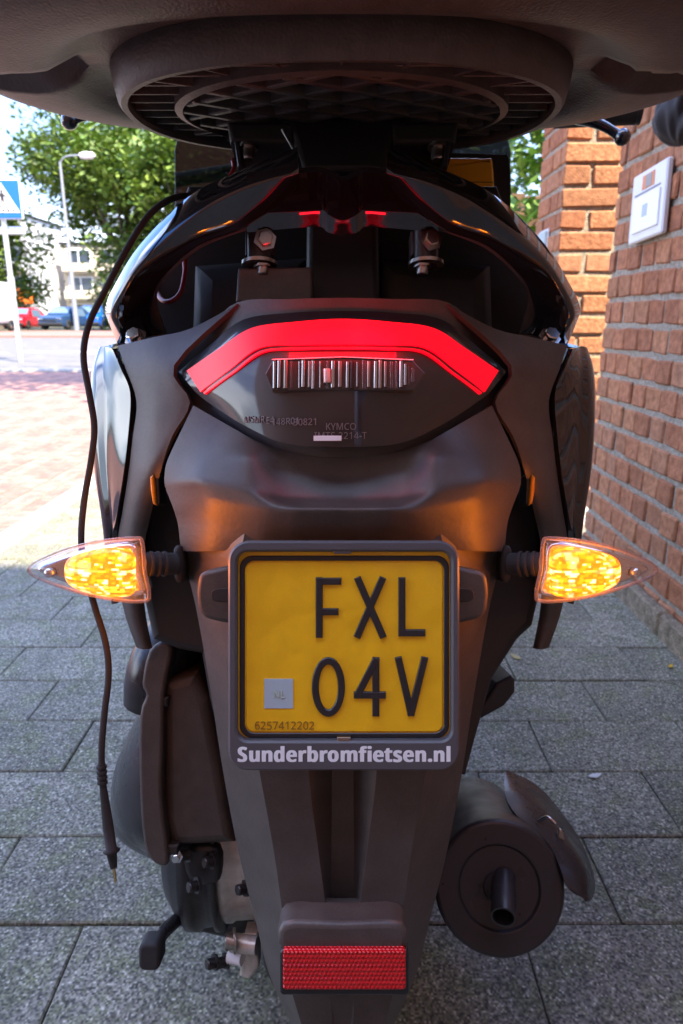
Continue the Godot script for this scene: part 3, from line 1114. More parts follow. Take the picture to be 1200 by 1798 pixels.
func crown(parent: Node, lobes: Array, count: int, leaf: float, tone: Vector3, sd: int, called := "crown") -> void:
	var r := RandomNumberGenerator.new()
	r.seed = sd
	var tot := 0.0
	for l in lobes:
		tot += l[3] * l[3]
	var xfs := []
	var cols := []
	for l in lobes:
		var n := int(count * l[3] * l[3] / tot)
		var clumps := []
		for k in maxi(6, n / 26):
			var v := Vector3(r.randfn(), r.randfn(), r.randfn()).normalized()
			clumps.append([Vector3(l[0], l[1], l[2]) + v * l[3] * pow(r.randf_range(0.25, 1.0), 0.45) * Vector3(1, 0.85, 1), r.randf_range(0.8, 1.25)])
		for k in n:
			var c: Array = clumps[r.randi() % clumps.size()]
			var off := Vector3(r.randfn(), r.randfn(), r.randfn()) * leaf * 1.15
			var b := Basis.from_euler(Vector3(r.randf_range(-1.0, 0.5), r.randf() * TAU, r.randf_range(-0.7, 0.7))).scaled(Vector3.ONE * r.randf_range(0.7, 1.3))
			xfs.append(Transform3D(b, c[0] + off))
			var f: float = c[1] * r.randf_range(0.75, 1.25)
			cols.append(Color(tone.x * f * r.randf_range(0.85, 1.2), tone.y * f, tone.z * f * r.randf_range(0.7, 1.2)))
	var V := PackedVector3Array()
	var N := PackedVector3Array()
	var CC := PackedColorArray()
	for i in xfs.size():
		var x: Transform3D = xfs[i]
		var p := [x * Vector3.ZERO, x * (Vector3(0.32, 0.07, 0.36) * leaf), x * (Vector3(0.0, 0.03, 1.0) * leaf), x * (Vector3(-0.32, 0.07, 0.36) * leaf)]
		for f in [[0, 1, 2], [0, 2, 3]]:
			var nn: Vector3 = (p[f[2]] - p[f[0]]).cross(p[f[1]] - p[f[0]]).normalized()
			for k in f:
				V.append(p[k])
				N.append(nn)
				CC.append(cols[i])
	var arr := []
	arr.resize(Mesh.ARRAY_MAX)
	arr[Mesh.ARRAY_VERTEX] = V
	arr[Mesh.ARRAY_NORMAL] = N
	arr[Mesh.ARRAY_COLOR] = CC
	var am := ArrayMesh.new()
	am.add_surface_from_arrays(Mesh.PRIMITIVE_TRIANGLES, arr)
	part(called, am, M.leaf, parent)

func tree(called: String, label: String, base: Vector3, h: float, spread: float, low: float, count: int, leaf: float, tone: Vector3, sd: int) -> void:
	var t := thing(called, label, "tree", base, "street trees")
	var r := RandomNumberGenerator.new()
	r.seed = sd
	var st := begin()
	var fork := base + Vector3(0, low, 0)
	tube(st, [base - Vector3(0, 0.1, 0), base + Vector3(0.05, low * 0.5, 0), fork, base + Vector3(0.1, h * 0.8, 0)], [h * 0.032, h * 0.024, h * 0.02, h * 0.005], 9)
	var lobes := []
	for k in 9:
		var a := TAU * k / 9.0 + r.randf_range(-0.3, 0.3)
		var y := lerpf(low + h * 0.12, h * 0.86, r.randf())
		var reach := spread * r.randf_range(0.45, 0.75) * (1.0 - 0.55 * clampf((y / h - 0.55) / 0.45, 0, 1))
		var tip := base + Vector3(cos(a) * reach, y, sin(a) * reach)
		tube(st, [fork + Vector3(0, (y - low) * 0.25, 0), fork.lerp(tip, 0.5) + Vector3(0, 0.3, 0), tip], [h * 0.012, h * 0.008, h * 0.003], 6)
		lobes.append([tip.x, tip.y, tip.z, spread * r.randf_range(0.36, 0.52)])
	lobes.append([base.x, base.y + h * 0.84, base.z, spread * 0.42])
	lobes.append([base.x, base.y + h * 0.6, base.z, spread * 0.6])
	part("trunk", done(st), M.bark, t)
	crown(t, lobes, count, leaf, tone, sd)

func greenery() -> void:
	M.leaf = leaf_mat()
	M.bark = mat(0.11, 0.09, 0.07, 0.95)
	var g1 := Vector3(0.10, 0.165, 0.028)
	tree("street_tree", "tall leafy green tree behind the street lamp", Vector3(-16.6, 0.05, -57.0), 16.6, 7.4, 2.6, 19000, 0.46, g1, 5)
	tree("street_tree", "broad green tree whose crown meets the luggage plate", Vector3(-10.6, 0.05, -54.0), 15.6, 7.0, 2.3, 16000, 0.46, g1 * 1.05, 6)
	tree("street_tree", "light green tree at the left behind the white van", Vector3(-27.0, 0.05, -56.0), 9.5, 4.6, 1.2, 7000, 0.42, g1 * 1.1, 7)
	tree("street_tree", "green tree seen through the gap below the luggage plate", Vector3(-1.5, 0.05, -46.0), 12.0, 6.0, 2.3, 6000, 0.42, g1, 8)
	tree("street_tree", "leafy tree hidden behind the scooter's right side", Vector3(9.0, 0.05, -48.0), 12.0, 6.0, 2.3, 5000, 0.45, g1, 9)
	tree("street_tree", "young tree beside the brick paving casting dappled shade", Vector3(-0.9, 0.0, -6.9), 6.4, 2.7, 2.9, 4200, 0.17, g1, 10)
	for q in [[-15.2, 51.0, 21, "dark green shrub at the tree's foot beside the lamp"], [-11.2, 50.0, 22, "dark green shrub in the middle under the tree"], [-7.0, 51.0, 23, "dark green shrub mostly behind the scooter's left side"]]:
		var hs := thing("shrub", q[3], "shrub", Vector3(q[0], 0.05, -q[1]), "shrubs under the street trees")
		var sst := begin()
		for k in 5:
			tube(sst, [Vector3(q[0], 0.0, -q[1]), Vector3(q[0] + cos(k * 1.26) * 0.8, 1.4, -q[1] + sin(k * 1.26) * 0.6), Vector3(q[0] + cos(k * 1.26) * 1.5, 2.8, -q[1] + sin(k * 1.26))], [0.07, 0.05, 0.02], 6)
		part("stem", done(sst), M.bark, hs)
		crown(hs, [[q[0] - 1.2, 1.3, -q[1], 1.5], [q[0] + 1.2, 1.4, -q[1], 1.6], [q[0], 2.8, -q[1], 1.7], [q[0] + 0.4, 0.8, -q[1] + 0.6, 1.2]], 4200, 0.30, g1 * 0.62, q[2], "foliage")
	# bush beyond the pier
	var b := thing("garden_bush", "bright green garden bush beyond the brick pier", "bush", Vector3(1.55, 0, -5.2))
	var st := begin()
	for k in 6:
		var a := TAU * k / 6
		tube(st, [Vector3(1.55, 0, -5.2), Vector3(1.55 + cos(a) * 0.25, 0.8, -5.2 + sin(a) * 0.25), Vector3(1.55 + cos(a) * 0.55, 1.7, -5.2 + sin(a) * 0.5)], [0.03, 0.02, 0.008], 6)
	part("stem", done(st), M.bark, b)
	crown(b, [[1.5, 0.85, -5.2, 0.6], [1.5, 1.5, -5.15, 0.62], [1.45, 2.1, -5.2, 0.55], [1.75, 1.8, -5.3, 0.5]], 3200, 0.085, Vector3(0.10, 0.20, 0.03), 14, "foliage")
	# board fence behind the bush
	var f := thing("board_fence", "brown upright board fence behind the green bush", "fence", Vector3(1.8, 0, -6.1))
	for k in 12:
		part("board", box_mesh(Vector3(1.2 + k * 0.125, 0.86 + 0.01 * (k % 3), -6.1), Vector3(0.118, 1.72, 0.022), 0.003), M.wood, f)
	part("rail", box_mesh(Vector3(1.9, 1.35, -6.125), Vector3(1.6, 0.08, 0.03), 0.004), M.wood, f)
	part("rail", box_mesh(Vector3(1.9, 0.4, -6.125), Vector3(1.6, 0.08, 0.03), 0.004), M.wood, f)

# ---------------------------------------------------------------- the scooter
func loft(st: SurfaceTool, rings: Array, n: int, sharp := false) -> void:
	var K: int = rings[0].size()
	var cols := []
	for k in K:
		var line := []
		for r in rings:
			line.append(r[k])
		cols.append(spline(line, n) if n > 1 else line)
	var R: int = cols[0].size()
	for i in R - 1:
		for k in K:
			var j := (k + 1) % K
			q4(st, cols[k][i], cols[j][i], cols[j][i + 1], cols[k][i + 1], 10 + k if sharp else 1)
	for e in [0, R - 1]:
		for k in range(1, K - 1):
			t3(st, cols[0][e], cols[k][e], cols[k + 1][e], 90 + e)

func net(rows: Array) -> Array:
	var out := []
	for r in rows:
		var line := []
		for p in r:
			line.append(at(p[0], p[1], p[2]))
		out.append(line)
	return out

func both(row: Array) -> Array:           # left half ending on the middle line -> the whole row
	var out := row.duplicate(true)
	for i in range(row.size() - 2, -1, -1):
		out.append([1204.0 - row[i][0], row[i][1], row[i][2]])
	return out

# a net refined in straight steps and then eased, so that its ridges stay where they are and turn soft
func eased(rows: Array, n: int, turns: int) -> Array:
	var a := net(rows)
	var R := (a.size() - 1) * n + 1
	var C: int = (a[0].size() - 1) * n + 1
	var g := []
	for r in R:
		var i := mini(r / n, a.size() - 2)
		var v := float(r - i * n) / n
		var line := []
		for c in C:
			var j := mini(c / n, a[0].size() - 2)
			var u := float(c - j * n) / n
			line.append((a[i][j] as Vector3).lerp(a[i][j + 1], u).lerp((a[i + 1][j] as Vector3).lerp(a[i + 1][j + 1], u), v))
		g.append(line)
	for t in turns:
		var h := g.duplicate(true)
		for r in R:
			for c in C:
				var er := r == 0 or r == R - 1
				var ec := c == 0 or c == C - 1
				if er and ec:
					continue
				var m: Vector3
				if er:
					m = (g[r][c - 1] + g[r][c + 1]) / 2.0
				elif ec:
					m = (g[r - 1][c] + g[r + 1][c]) / 2.0
				else:
					m = (g[r][c - 1] + g[r][c + 1] + g[r - 1][c] + g[r + 1][c]) / 4.0
				h[r][c] = (g[r][c] as Vector3).lerp(m, 0.6)
		g = h
	return g

func mirnet(rows: Array) -> Array:
	var out := []
	for r in rows:
		out.append(mir(r))
	return out

func lz(x: float) -> float:                # how far the tail light sweeps forward towards its ends
	var u := (x - 602.0) / 290.0
	return 0.464 + 0.062 * u * u

func lens_net(cols: Array, rows: int, dz: float, bulge := 0.0, roll := 0.0) -> Array:
	var all := cols.duplicate(true)
	for i in range(cols.size() - 2, -1, -1):
		all.append([1204.0 - cols[i][0], cols[i][1], 1204.0 - cols[i][2], cols[i][3]])
	var out := []
	for r in rows:
		var t := float(r) / (rows - 1)
		var line := []
		for c in all:
			var x := lerpf(c[0], c[2], t)
			var y := lerpf(c[1], c[3], t)
			line.append(at(x, y, lz(x) + dz - bulge * sin(PI * t) + (roll if r == 0 else 0.0)))
		out.append(line)
	return out

# a cushion-shaped solid on an outline in picture pixels
func dome(st: SurfaceTool, pts: Array, z: float, rise: float, back: float, tip_x: float, tip_back: float) -> void:
	var c := Vector2.ZERO
	for p in pts:
		c += Vector2(p[0], p[1])
	c /= pts.size()
	var prof := [[1.0, 0.0, back], [1.0, 0.0, 0.0], [0.97, 0.35, 0.0], [0.9, 0.66, 0.0], [0.75, 0.88, 0.0], [0.5, 0.98, 0.0], [0.02, 1.0, 0.0]]
	var rings := []
	for q in prof:
		var ring := []
		for p in pts:
			var v: Vector2 = c + (Vector2(p[0], p[1]) - c) * float(q[0])
			var sweep := absf(v.x - tip_x) / 210.0
			ring.append(at(v.x, v.y, z - rise * q[1] + q[2] + tip_back * sweep * sweep))
		rings.append(ring)
	for i in rings.size() - 1:
		for k in pts.size():
			var j := (k + 1) % pts.size()
			q4(st, rings[i][k], rings[i][j], rings[i + 1][j], rings[i + 1][k], 1 if i > 0 else 2)
	for k in range(1, pts.size() - 1):
		t3(st, rings[0][0], rings[0][k + 1], rings[0][k], 3)

func scooter() -> void:
	var S := thing("motor_scooter", "black motor scooter seen from behind with yellow number plate and lit signals", "scooter", Vector3(0, 0, -0.71))
	# --- body, from front to back
	part("inner_fender", pprism([[256, 860], [948, 860], [952, 1040], [938, 1100], [912, 1124], [868, 1192], [840, 1290], [820, 1365], [400, 1365], [366, 1230], [352, 1150], [310, 1142], [266, 1124], [252, 1060]], 0.592, 0.42, 0.008), M.inner, S)
	part("undertray", pprism([[330, 325], [874, 325], [925, 460], [965, 620], [239, 620], [280, 460]], 0.64, 0.16, 0.004), M.deep, S)
	part("undertray_step", pprism([[335, 455], [545, 440], [556, 590], [330, 600]], 0.60, 0.05, 0.02), M.dull, S)
	part("undertray_step", pprism([[659, 440], [869, 455], [874, 600], [648, 590]], 0.60, 0.05, 0.02), M.dull, S)
	part("bracket_plate", pprism([[418, 470], [548, 468], [548, 528], [414, 530]], 0.545, 0.03, 0.002), M.plastic, S)
	part("tail_core", pprism([[540, 300], [664, 300], [668, 540], [536, 540]], 0.585, 0.05, 0.006), M.deep, S)
	# glossy bridge of the grab rail between its arms: leans over, mirrors the lit strip below
	var bridge := []
	for q in [[0, 0.0], [36, 0.0225], [60, 0.0345], [76, 0.0395], [96, 0.0450]]:
		bridge.append(both([[434, 312 + q[0], 0.4985 + q[1]], [525, 304 + q[0], 0.4930 + q[1]], [562, 302 + q[0], 0.4925 + q[1]], [576, 308 + q[0] * 1.04, 0.4925 + q[1]], [602, 318 + q[0], 0.4925 + q[1]]]))
	var grab := part("grab_rail", sheet_mesh(net(bridge), 5, 5, 0.004), M.gloss, S)
	var arm_l := []
	for s in [[[523, 258], [525, 302], [526, 330], 0.490], [[425, 298], [430, 326], [434, 398], 0.500], [[332, 345], [348, 372], [348, 432], 0.515], [[246, 430], [252, 458], [287, 488], 0.535], [[204, 497], [213, 516], [271, 522], 0.55], [[185, 540], [199, 551], [266, 552], 0.562], [[192, 568], [208, 576], [272, 570], 0.57], [[207, 604], [228, 600], [288, 584], 0.58]]:
		arm_l.append(s)
	for side in [0, 1]:
		var rings := []
		for s in arm_l:
			var z: float = s[3]
			var o: Array = s[0]
			var r: Array = s[1]
			var i: Array = s[2]
			var fx := func(p): return p[0] if side == 0 else 1204.0 - p[0]
			rings.append([at(fx.call(o), o[1], z + 0.035), at(fx.call(o), o[1], z + 0.022), at(lerpf(fx.call(o), fx.call(r), 0.6), lerpf(o[1], r[1], 0.6), z + 0.007), at(fx.call(r), r[1], z), at(lerpf(fx.call(r), fx.call(i), 0.12), lerpf(r[1], i[1], 0.12), z + 0.001), at(lerpf(fx.call(r), fx.call(i), 0.5), lerpf(r[1], i[1], 0.5), z + 0.010), at(lerpf(fx.call(r), fx.call(i), 0.95), lerpf(r[1], i[1], 0.95), z + 0.016), at(fx.call(i), i[1], z + 0.022), at(fx.call(i), i[1] - 6, z + 0.05)])
		var st := begin()
		loft(st, rings, 5)
		part("arm", done(st), M.gloss, grab)
		# dark inner web of the arm
		var sgn := 1.0 if side == 0 else -1.0
		var mx := func(x): return 602.0 + (x - 602.0) * sgn
		part("arm_web", sheet_mesh([[at(mx.call(436), 330, 0.54), at(mx.call(350), 378, 0.548), at(mx.call(262), 455, 0.56), at(mx.call(222), 520, 0.575), at(mx.call(232), 590, 0.60)], [at(mx.call(440), 402, 0.555), at(mx.call(352), 436, 0.56), at(mx.call(292), 490, 0.572), at(mx.call(276), 525, 0.585), at(mx.call(292), 590, 0.605)]], 1, 5, 0.01), M.plastic, grab)
		# spacers and bolts that carry the luggage plate
		var bx: float = mx.call(456)
		part("spacer", tube_mesh([at(bx, 325, 0.552), at(bx, 468, 0.552)], 0.0098, 16), M.cast, S)
		part("washer", tube_mesh([at(bx, 461, 0.551), at(bx, 467, 0.551)], 0.0145, 18), M.steel, S)
		bolt("bolt", at(bx + 6 * sgn, 470, 0.546), at(bx + 6 * sgn, 480, 0.546) - at(bx + 6 * sgn, 470, 0.546), 0.0048, 0.006, M.steel, S)
		bolt("bolt", at(bx + 10, 420, 0.540), cam_xf.basis * Vector3(0.2, 0, 1), 0.0062, 0.004, M.steel, S)
		part("clamp", pprism([[bx - 26, 404], [bx + 24, 404], [bx + 24, 448], [bx - 26, 448]], 0.553, 0.02, 0.003), M.dull, S)
		bolt("bolt", at(mx.call(436), 262, 0.60), at(mx.call(436), 280, 0.60) - at(mx.call(436), 262, 0.60), 0.006, 0.010, M.steel, S)
		part("rack_lug", pprism([[mx.call(398), 212], [mx.call(522), 212], [mx.call(512), 252], [mx.call(404), 250]], 0.60, 0.05, 0.004), M.dull, S)
		part("rack_lug_flange", pprism([[mx.call(412), 248], [mx.call(420), 248], [mx.call(426), 292], [mx.call(418), 292]], 0.595, 0.05, 0.001), M.cast, S)
		bolt("body_screw", at(mx.call(238), 592, 0.562), cam_xf.basis * Vector3(0.2 * -sgn, 0.5, 1), 0.0065, 0.006, M.chrome, S)

		# matte corner panel
		var corner := [[[207, 607, 0.56], [270, 592, 0.54], [335, 577, 0.525], [418, 533, 0.508]], [[222, 650, 0.55], [262, 640, 0.535], [292, 642, 0.524], [306, 641, 0.52]], [[240, 705, 0.545], [275, 710, 0.53], [310, 708, 0.521], [334, 706, 0.517]], [[233, 770, 0.55], [258, 775, 0.536], [285, 770, 0.527], [303, 765, 0.523]], [[226, 830, 0.555], [245, 835, 0.541], [264, 830, 0.533], [284, 822, 0.53]], [[215, 900, 0.565], [232, 905, 0.552], [250, 905, 0.548], [266, 900, 0.55]], [[207, 960, 0.575], [225, 965, 0.561], [240, 965, 0.558], [254, 962, 0.56]], [[215, 1060, 0.58], [228, 1062, 0.57], [242, 1062, 0.57], [254, 1060, 0.578]], [[240, 1137, 0.585], [250, 1140, 0.58], [259, 1140, 0.58], [268, 1138, 0.586]]]
		part("corner_panel", sheet_mesh(net(corner if side == 0 else mirnet(corner)), 4, 4, 0.004), M.plastic, S)
		# glossy side panel running forward
		var rows := []
		for r in [[612, 206, 0.562, 194, 0.582, 188, 0.612, 0.205], [645, 219, 0.553, 192, 0.572, 175, 0.605, 0.220], [690, 236, 0.549, 196, 0.568, 170, 0.60, 0.223], [760, 233, 0.553, 196, 0.572, 173, 0.60, 0.212], [830, 225, 0.558, 199, 0.575, 181, 0.602, 0.198], [900, 214, 0.568, 203, 0.578, 195, 0.603, 0.182], [960, 206, 0.578, 205, 0.588, 207, 0.606, 0.166], [1050, 216, 0.583, 217, 0.592, 220, 0.608, 0.145]]:
			var a := at(mx.call(r[1]), r[0], r[2])
			var b := at(mx.call(r[3]), r[0], r[4])
			var c := at(mx.call(r[5]), r[0], r[6])
			rows.append([a, b, c, Vector3(-sgn * r[7], c.y + 0.004, c.z - 0.16), Vector3(-sgn * (r[7] - 0.02), c.y, c.z - 0.42)])
		part("side_panel", sheet_mesh(rows, 5, 5, 0.004), M.gloss, S)
		# amber side marker
		var mk := [[265, 836], [272, 832], [279, 838], [281, 884], [276, 889], [268, 882]]
		part("marker_base", pprism(mk if side == 0 else mir(mk), 0.534, 0.02, 0.001), M.dull, S)
		var am := [[263, 838], [269, 832], [272, 860], [274, 888], [268, 884], [264, 862]]
		part("side_marker", pprism(am if side == 0 else mir(am), 0.53, 0.012, 0.002), M.amber, S)
		var hook := [at(mx.call(166), 690, 0.63), at(mx.call(168), 715, 0.63), at(mx.call(166), 745, 0.64)]
		part("hook", tube_mesh(hook, [0.0030, 0.0022, 0.0012], 8), M.chrome, S)

	# --- tail light
	var lens_cols := [[314, 652, 347, 693], [371, 604, 392, 724], [428, 561, 439, 752], [515, 549, 504, 779], [602, 546, 602, 785]]
	var tl := part("tail_light", sheet_mesh(lens_net(lens_cols, 9, 0.003, 0.004, 0.010), 3, 5, 0.02), M.lens_black, S)
	var bez := [[296, 641, 334, 708], [360, 583, 384, 740], [417, 531, 432, 771], [515, 525, 500, 797], [602, 523, 602, 803]]
	part("tail_light_bezel", sheet_mesh(lens_net(bez, 5, 0.021), 3, 5, 0.05), M.plastic, S)
	part("light_strip", sheet_mesh(lens_net([[328, 651, 352, 688], [385, 612, 404, 649], [442, 576, 456, 611], [522, 565, 527, 606], [602, 560, 602, 605]], 5, -0.0022), 2, 6, 0.005), M.red_light, tl)
	part("light_line", sheet_mesh(lens_net([[357, 689, 359, 692], [407, 653, 409, 656], [459, 616, 461, 619], [528, 611, 528, 614], [602, 610, 602, 613]], 2, -0.0030), 1, 6, 0.004), M.red_light, tl)
	var well := part("work_lamp", pprism([[466, 656], [480, 631], [602, 626], [724, 631], [748, 656], [726, 686], [478, 686]], 0.4625, 0.01, 0.0008), M.lens_black, tl)
	part("lamp_rim", tube_mesh([at(478, 632, 0.4618), at(602, 627, 0.4618), at(726, 632, 0.4618)], 0.0006, 6), M.chrome, well)
	var rr := RandomNumberGenerator.new()
	rr.seed = 3
	var rx := 482.0
	while rx < 728.0:
		var w := rr.randf_range(1.0, 4.2)
		var top := 633.0 + rr.randf_range(0.0, 3.0) + maxf(0.0, (rx - 705.0) * 0.6)
		var low := 683.0 - rr.randf_range(0.0, 4.0) - maxf(0.0, (rx - 705.0) * 0.5)
		part("rib", tube_mesh([at(rx, top, 0.4615), at(rx, low, 0.4615)], w / 1200.0 * 0.46, 8), [M.chrome, M.steel, M.clear, M.satin, M.chrome][rr.randi() % 5], well)
		rx += rr.randf_range(6.0, 14.0)
	part("bulb", tube_mesh([at(574, 648, 0.4612), at(575, 672, 0.4612)], 0.0026, 10), M.alu, well)
	for q in [["MS", 437, 737, 14], ["MR", 456, 737, 14], ["E4", 475, 738, 15], ["148R01", 502, 740, 33], ["-30821", 534, 741, 28], ["KYMCO", 599, 749, 42], ["IMTS-2214-T", 598, 765, 56]]:
		var u: float = (q[1] - 602.0) / 290.0
		var ytop := 546.0 + 15.0 * clampf((515.0 - q[1]) / 87.0, 0.0, 1.0)
		var ylow: float = 785.0 - 33.0 * pow(clampf((602.0 - q[1]) / 163.0, 0.0, 1.0), 1.6)
		var tt: float = clampf((q[2] - ytop) / (ylow - ytop), 0.0, 1.0)
		lettering("lettering", q[0], false, q[1], q[2], q[3], lz(q[1]) + 0.003 - 0.004 * sin(PI * tt) - 0.0009, M.lens_print, tl, atan(0.062 * 2.0 * u / 290.0 * 1200.0 / 0.47))
	part("code_tag", pprism([[551, 765], [600, 765], [600, 774], [551, 774]], 0.4636, 0.001, 0.0002), M.white_print, tl)
	var area := AreaLight3D.new()
	area.name = "tail_light_glow"
	area.area_size = Vector2(0.11, 0.016)
	area.light_color = Color(1.0, 0.02, 0.12)
	area.light_energy = 0.003
	area.shadow_enabled = true
	area.transform = Transform3D(cam_xf.basis, at(602, 583, 0.450))
	add_child(area)

	# --- cover above the plate
	part("plate_hood", sheet_mesh(eased([both([[340, 712, 0.515], [410, 752, 0.497], [450, 775, 0.489], [520, 798, 0.487], [602, 804, 0.487]]), both([[291, 813, 0.522], [360, 806, 0.492], [440, 801, 0.475], [490, 830, 0.485], [602, 838, 0.486]]), both([[288, 850, 0.522], [345, 842, 0.483], [438, 860, 0.467], [500, 876, 0.475], [602, 880, 0.475]]), both([[304, 890, 0.514], [365, 874, 0.481], [476, 897, 0.462], [522, 893, 0.456], [602, 893, 0.456]]), both([[313, 918, 0.512], [370, 912, 0.488], [466, 928, 0.471], [522, 926, 0.465], [602, 926, 0.465]]), both([[318, 968, 0.512], [372, 968, 0.494], [455, 962, 0.482], [525, 960, 0.479], [602, 958, 0.478]])], 8, 4), 1, 1, 0.005), M.plastic, S)
	# --- mudguard
	var rows2 := []
	for r in [[900, 316, 440, 530, 580], [960, 318, 425, 530, 580], [1060, 343, 412, 535, 581], [1200, 368, 428, 540, 582], [1360, 393, 457, 543, 583], [1500, 420, 482, 560, 582], [1612, 448, 497, 574, 581], [1710, 473, 506, 578, 582], [1800, 512, 530, 584, 587], [1890, 545, 560, 592, 594]]:
		var z := 0.480
		rows2.append(both([[r[1] + 14, r[0], z + 0.12], [r[1], r[0], z + 0.045], [r[2], r[0], z], [r[3], r[0], z - 0.001], [r[4], r[0], z + (0.017 if r[0] < 1700 else 0.0)], [602, r[0], z + (0.017 if r[0] < 1700 else 0.0)]]))
	var md := part("mudguard", sheet_mesh(net(rows2), 4, 1, 0.004, true), M.plastic, S)
	for s in [0, 1]:
		var tab := smooth2([[346, 1030], [352, 1008], [376, 1000], [420, 1000], [420, 1088], [376, 1090], [352, 1078], [346, 1055]], 3)
		part("plate_tab", pprism(tab if s == 0 else mir(tab), 0.474, 0.02, 0.003, true), M.plastic, md)
		var slot := smooth2([[371, 1045], [376, 1035], [396, 1033], [415, 1033], [415, 1056], [396, 1057], [376, 1055]], 3)
		part("tab_slot", pprism(slot if s == 0 else mir(slot), 0.4734, 0.004, 0.0005, true), M.dull, md)
	# reflector in its hood
	var hood := [[488, 1660], [488, 1636], [497, 1624], [520, 1619], [602, 1622], [684, 1619], [706, 1624], [716, 1636], [716, 1662], [700, 1676], [504, 1676]]
	part("reflector_hood", pprism(hood, 0.455, 0.03, 0.004, true), M.plastic, md)
	var st := begin()
	prism(st, round_rect(flat(605, 1704, 0.455).x, flat(605, 1704, 0.455).y, 226.0 / 1200 * 0.455, 80.0 / 1200 * 0.455, 0.003), 0.024, 0.0015, lens_plane(0.4525), true)
	part("reflector_frame", done(st), M.satin, md)
	st = begin()
	prism(st, round_rect(flat(605, 1704, 0.45).x, flat(605, 1704, 0.45).y, 216.0 / 1200 * 0.45, 69.0 / 1200 * 0.45, 0.002), 0.01, 0.0012, lens_plane(0.4498), true)
	part("reflector", done(st), M.reflector, md)

	# --- number plate in its holder
	var zf := 0.4495
	var fo := flat(604, 1152, zf)
	var fi := flat(604.5, 1135, zf)
	var kx := zf / 1200.0
	st = begin()
	frame(st, round_rect(fo.x, fo.y, 407 * kx, 404 * kx, 36 * kx, 8), round_rect(fi.x, fi.y, 377 * kx, 333 * kx, 20 * kx, 8), 0.012, 0.0014, lens_plane(zf))
	var holder := part("plate_holder", done(st), M.holder, S)
	for k in 3:
		lettering("lettering", "Sunderbromfietsen.nl", true, 604.3 + k * 0.9, 1325, 372, zf + 0.0002 - k * 0.00006, M.white_print, holder)
	for t in [[602, 968, 30, 9], [604, 1299, 24, 8]]:
		part("clip", pprism([[t[0] - t[2] / 2.0, t[1] - t[3] / 2.0], [t[0] + t[2] / 2.0, t[1] - t[3] / 2.0], [t[0] + t[2] / 2.0, t[1] + t[3] / 2.0], [t[0] - t[2] / 2.0, t[1] + t[3] / 2.0]], zf + 0.001, 0.006, 0.0004), M.holder if t[1] < 1000 else M.steel, holder)
	var zp := 0.4565
	kx = zp / 1200.0
	var pc := flat(605, 1135.5, zp)
	st = begin()
	prism(st, round_rect(pc.x, pc.y, 380 * kx, 334 * kx, 14 * kx), 0.0015, 0.0004, lens_plane(zp), true)
	var plate := part("number_plate", done(st), M.plate, S)
	st = begin()
	frame(st, round_rect(pc.x, pc.y, 367 * kx, 320 * kx, 22 * kx, 8), round_rect(pc.x, pc.y, 349 * kx, 302 * kx, 17 * kx, 8), 0.0012, 0.0005, lens_plane(zp - 0.001))
	part("plate_border", done(st), M.plate_ink, plate)
	st = begin()
	prism(st, round_rect(pc.x, pc.y, 346 * kx, 299 * kx, 15 * kx), 0.0016, 0.0009, lens_plane(zp - 0.0009), true)
	part("plate_field", done(st), M.plate, plate)
	var zl := zp - 0.0028
	var glyphs := {
		"letter_f": [[[482, 250], [482, 534]], [[466, 269], [586, 269]], [[466, 412], [573, 412]]],
		"letter_x": [[[660, 250], [784, 534]], [[782, 250], [658, 534]]],
		"letter_l": [[[870, 250], [870, 528]], [[854, 511], [980, 511]]],
		"digit_four": [[[752, 630], [660, 806]], [[644, 803], [795, 803]], [[748, 626], [748, 903]]],
		"letter_v": [[[852, 624], [915, 900]], [[978, 624], [911, 900]]],
	}
	for g in glyphs:
		st = begin()
		var lift := 0.0
		for ln in glyphs[g]:
			var pts := PackedVector2Array()
			for p in ln:
				pts.append(flat(380 + p[0] / 2.6667, 920 + p[1] / 2.6667, zl))
			for pl in Geometry2D.offset_polyline(pts, 0.00235, Geometry2D.JOIN_ROUND, Geometry2D.END_BUTT):
				prism(st, pl, 0.002, 0.0008, lens_plane(zl + lift))
			lift += 0.00012
		part(g, done(st), M.plate_ink, plate)
	st = begin()
	var oc := flat(380 + 525 / 2.6667, 920 + 765 / 2.6667, zl)
	var s1 := zl / 1200.0 / 2.6667
	frame(st, ellipse(oc.x, oc.y, 78 * s1, 140 * s1, 36), ellipse(oc.x, oc.y, 45 * s1, 106 * s1, 36), 0.002, 0.0007, lens_plane(zl))
	part("digit_zero", done(st), M.plate_ink, plate)
	var seal := part("seal", pprism([[464, 1192], [515, 1192], [515, 1244], [464, 1244]], zp - 0.0014, 0.0006, 0.0001), M.seal, plate)
	lettering("lettering", "NL", false, 490, 1219, 20, zp - 0.0017, M.seal_print, seal)
	lettering("serial_number", "6257412202", false, 500, 1274, 104, zp - 0.0012, M.plate_print, plate)

	# --- turn signals
	for side in [0, 1]:
		var sgn := 1.0 if side == 0 else -1.0
		var mx := func(x): return 602.0 + (x - 602.0) * sgn
		var out_l := smooth2([[50, 1002], [98, 972], [165, 953], [236, 945], [250, 953], [254, 1000], [262, 1042], [252, 1056], [190, 1051], [112, 1032]], 5)
		var amb := smooth2([[113, 1003], [122, 980], [160, 966], [205, 961], [236, 972], [238, 1010], [235, 1042], [200, 1049], [150, 1040], [121, 1026]], 4)
		if side == 1:
			out_l = mir(out_l)
			amb = mir(amb)
		var z := 0.470
		var tip: float = mx.call(255)
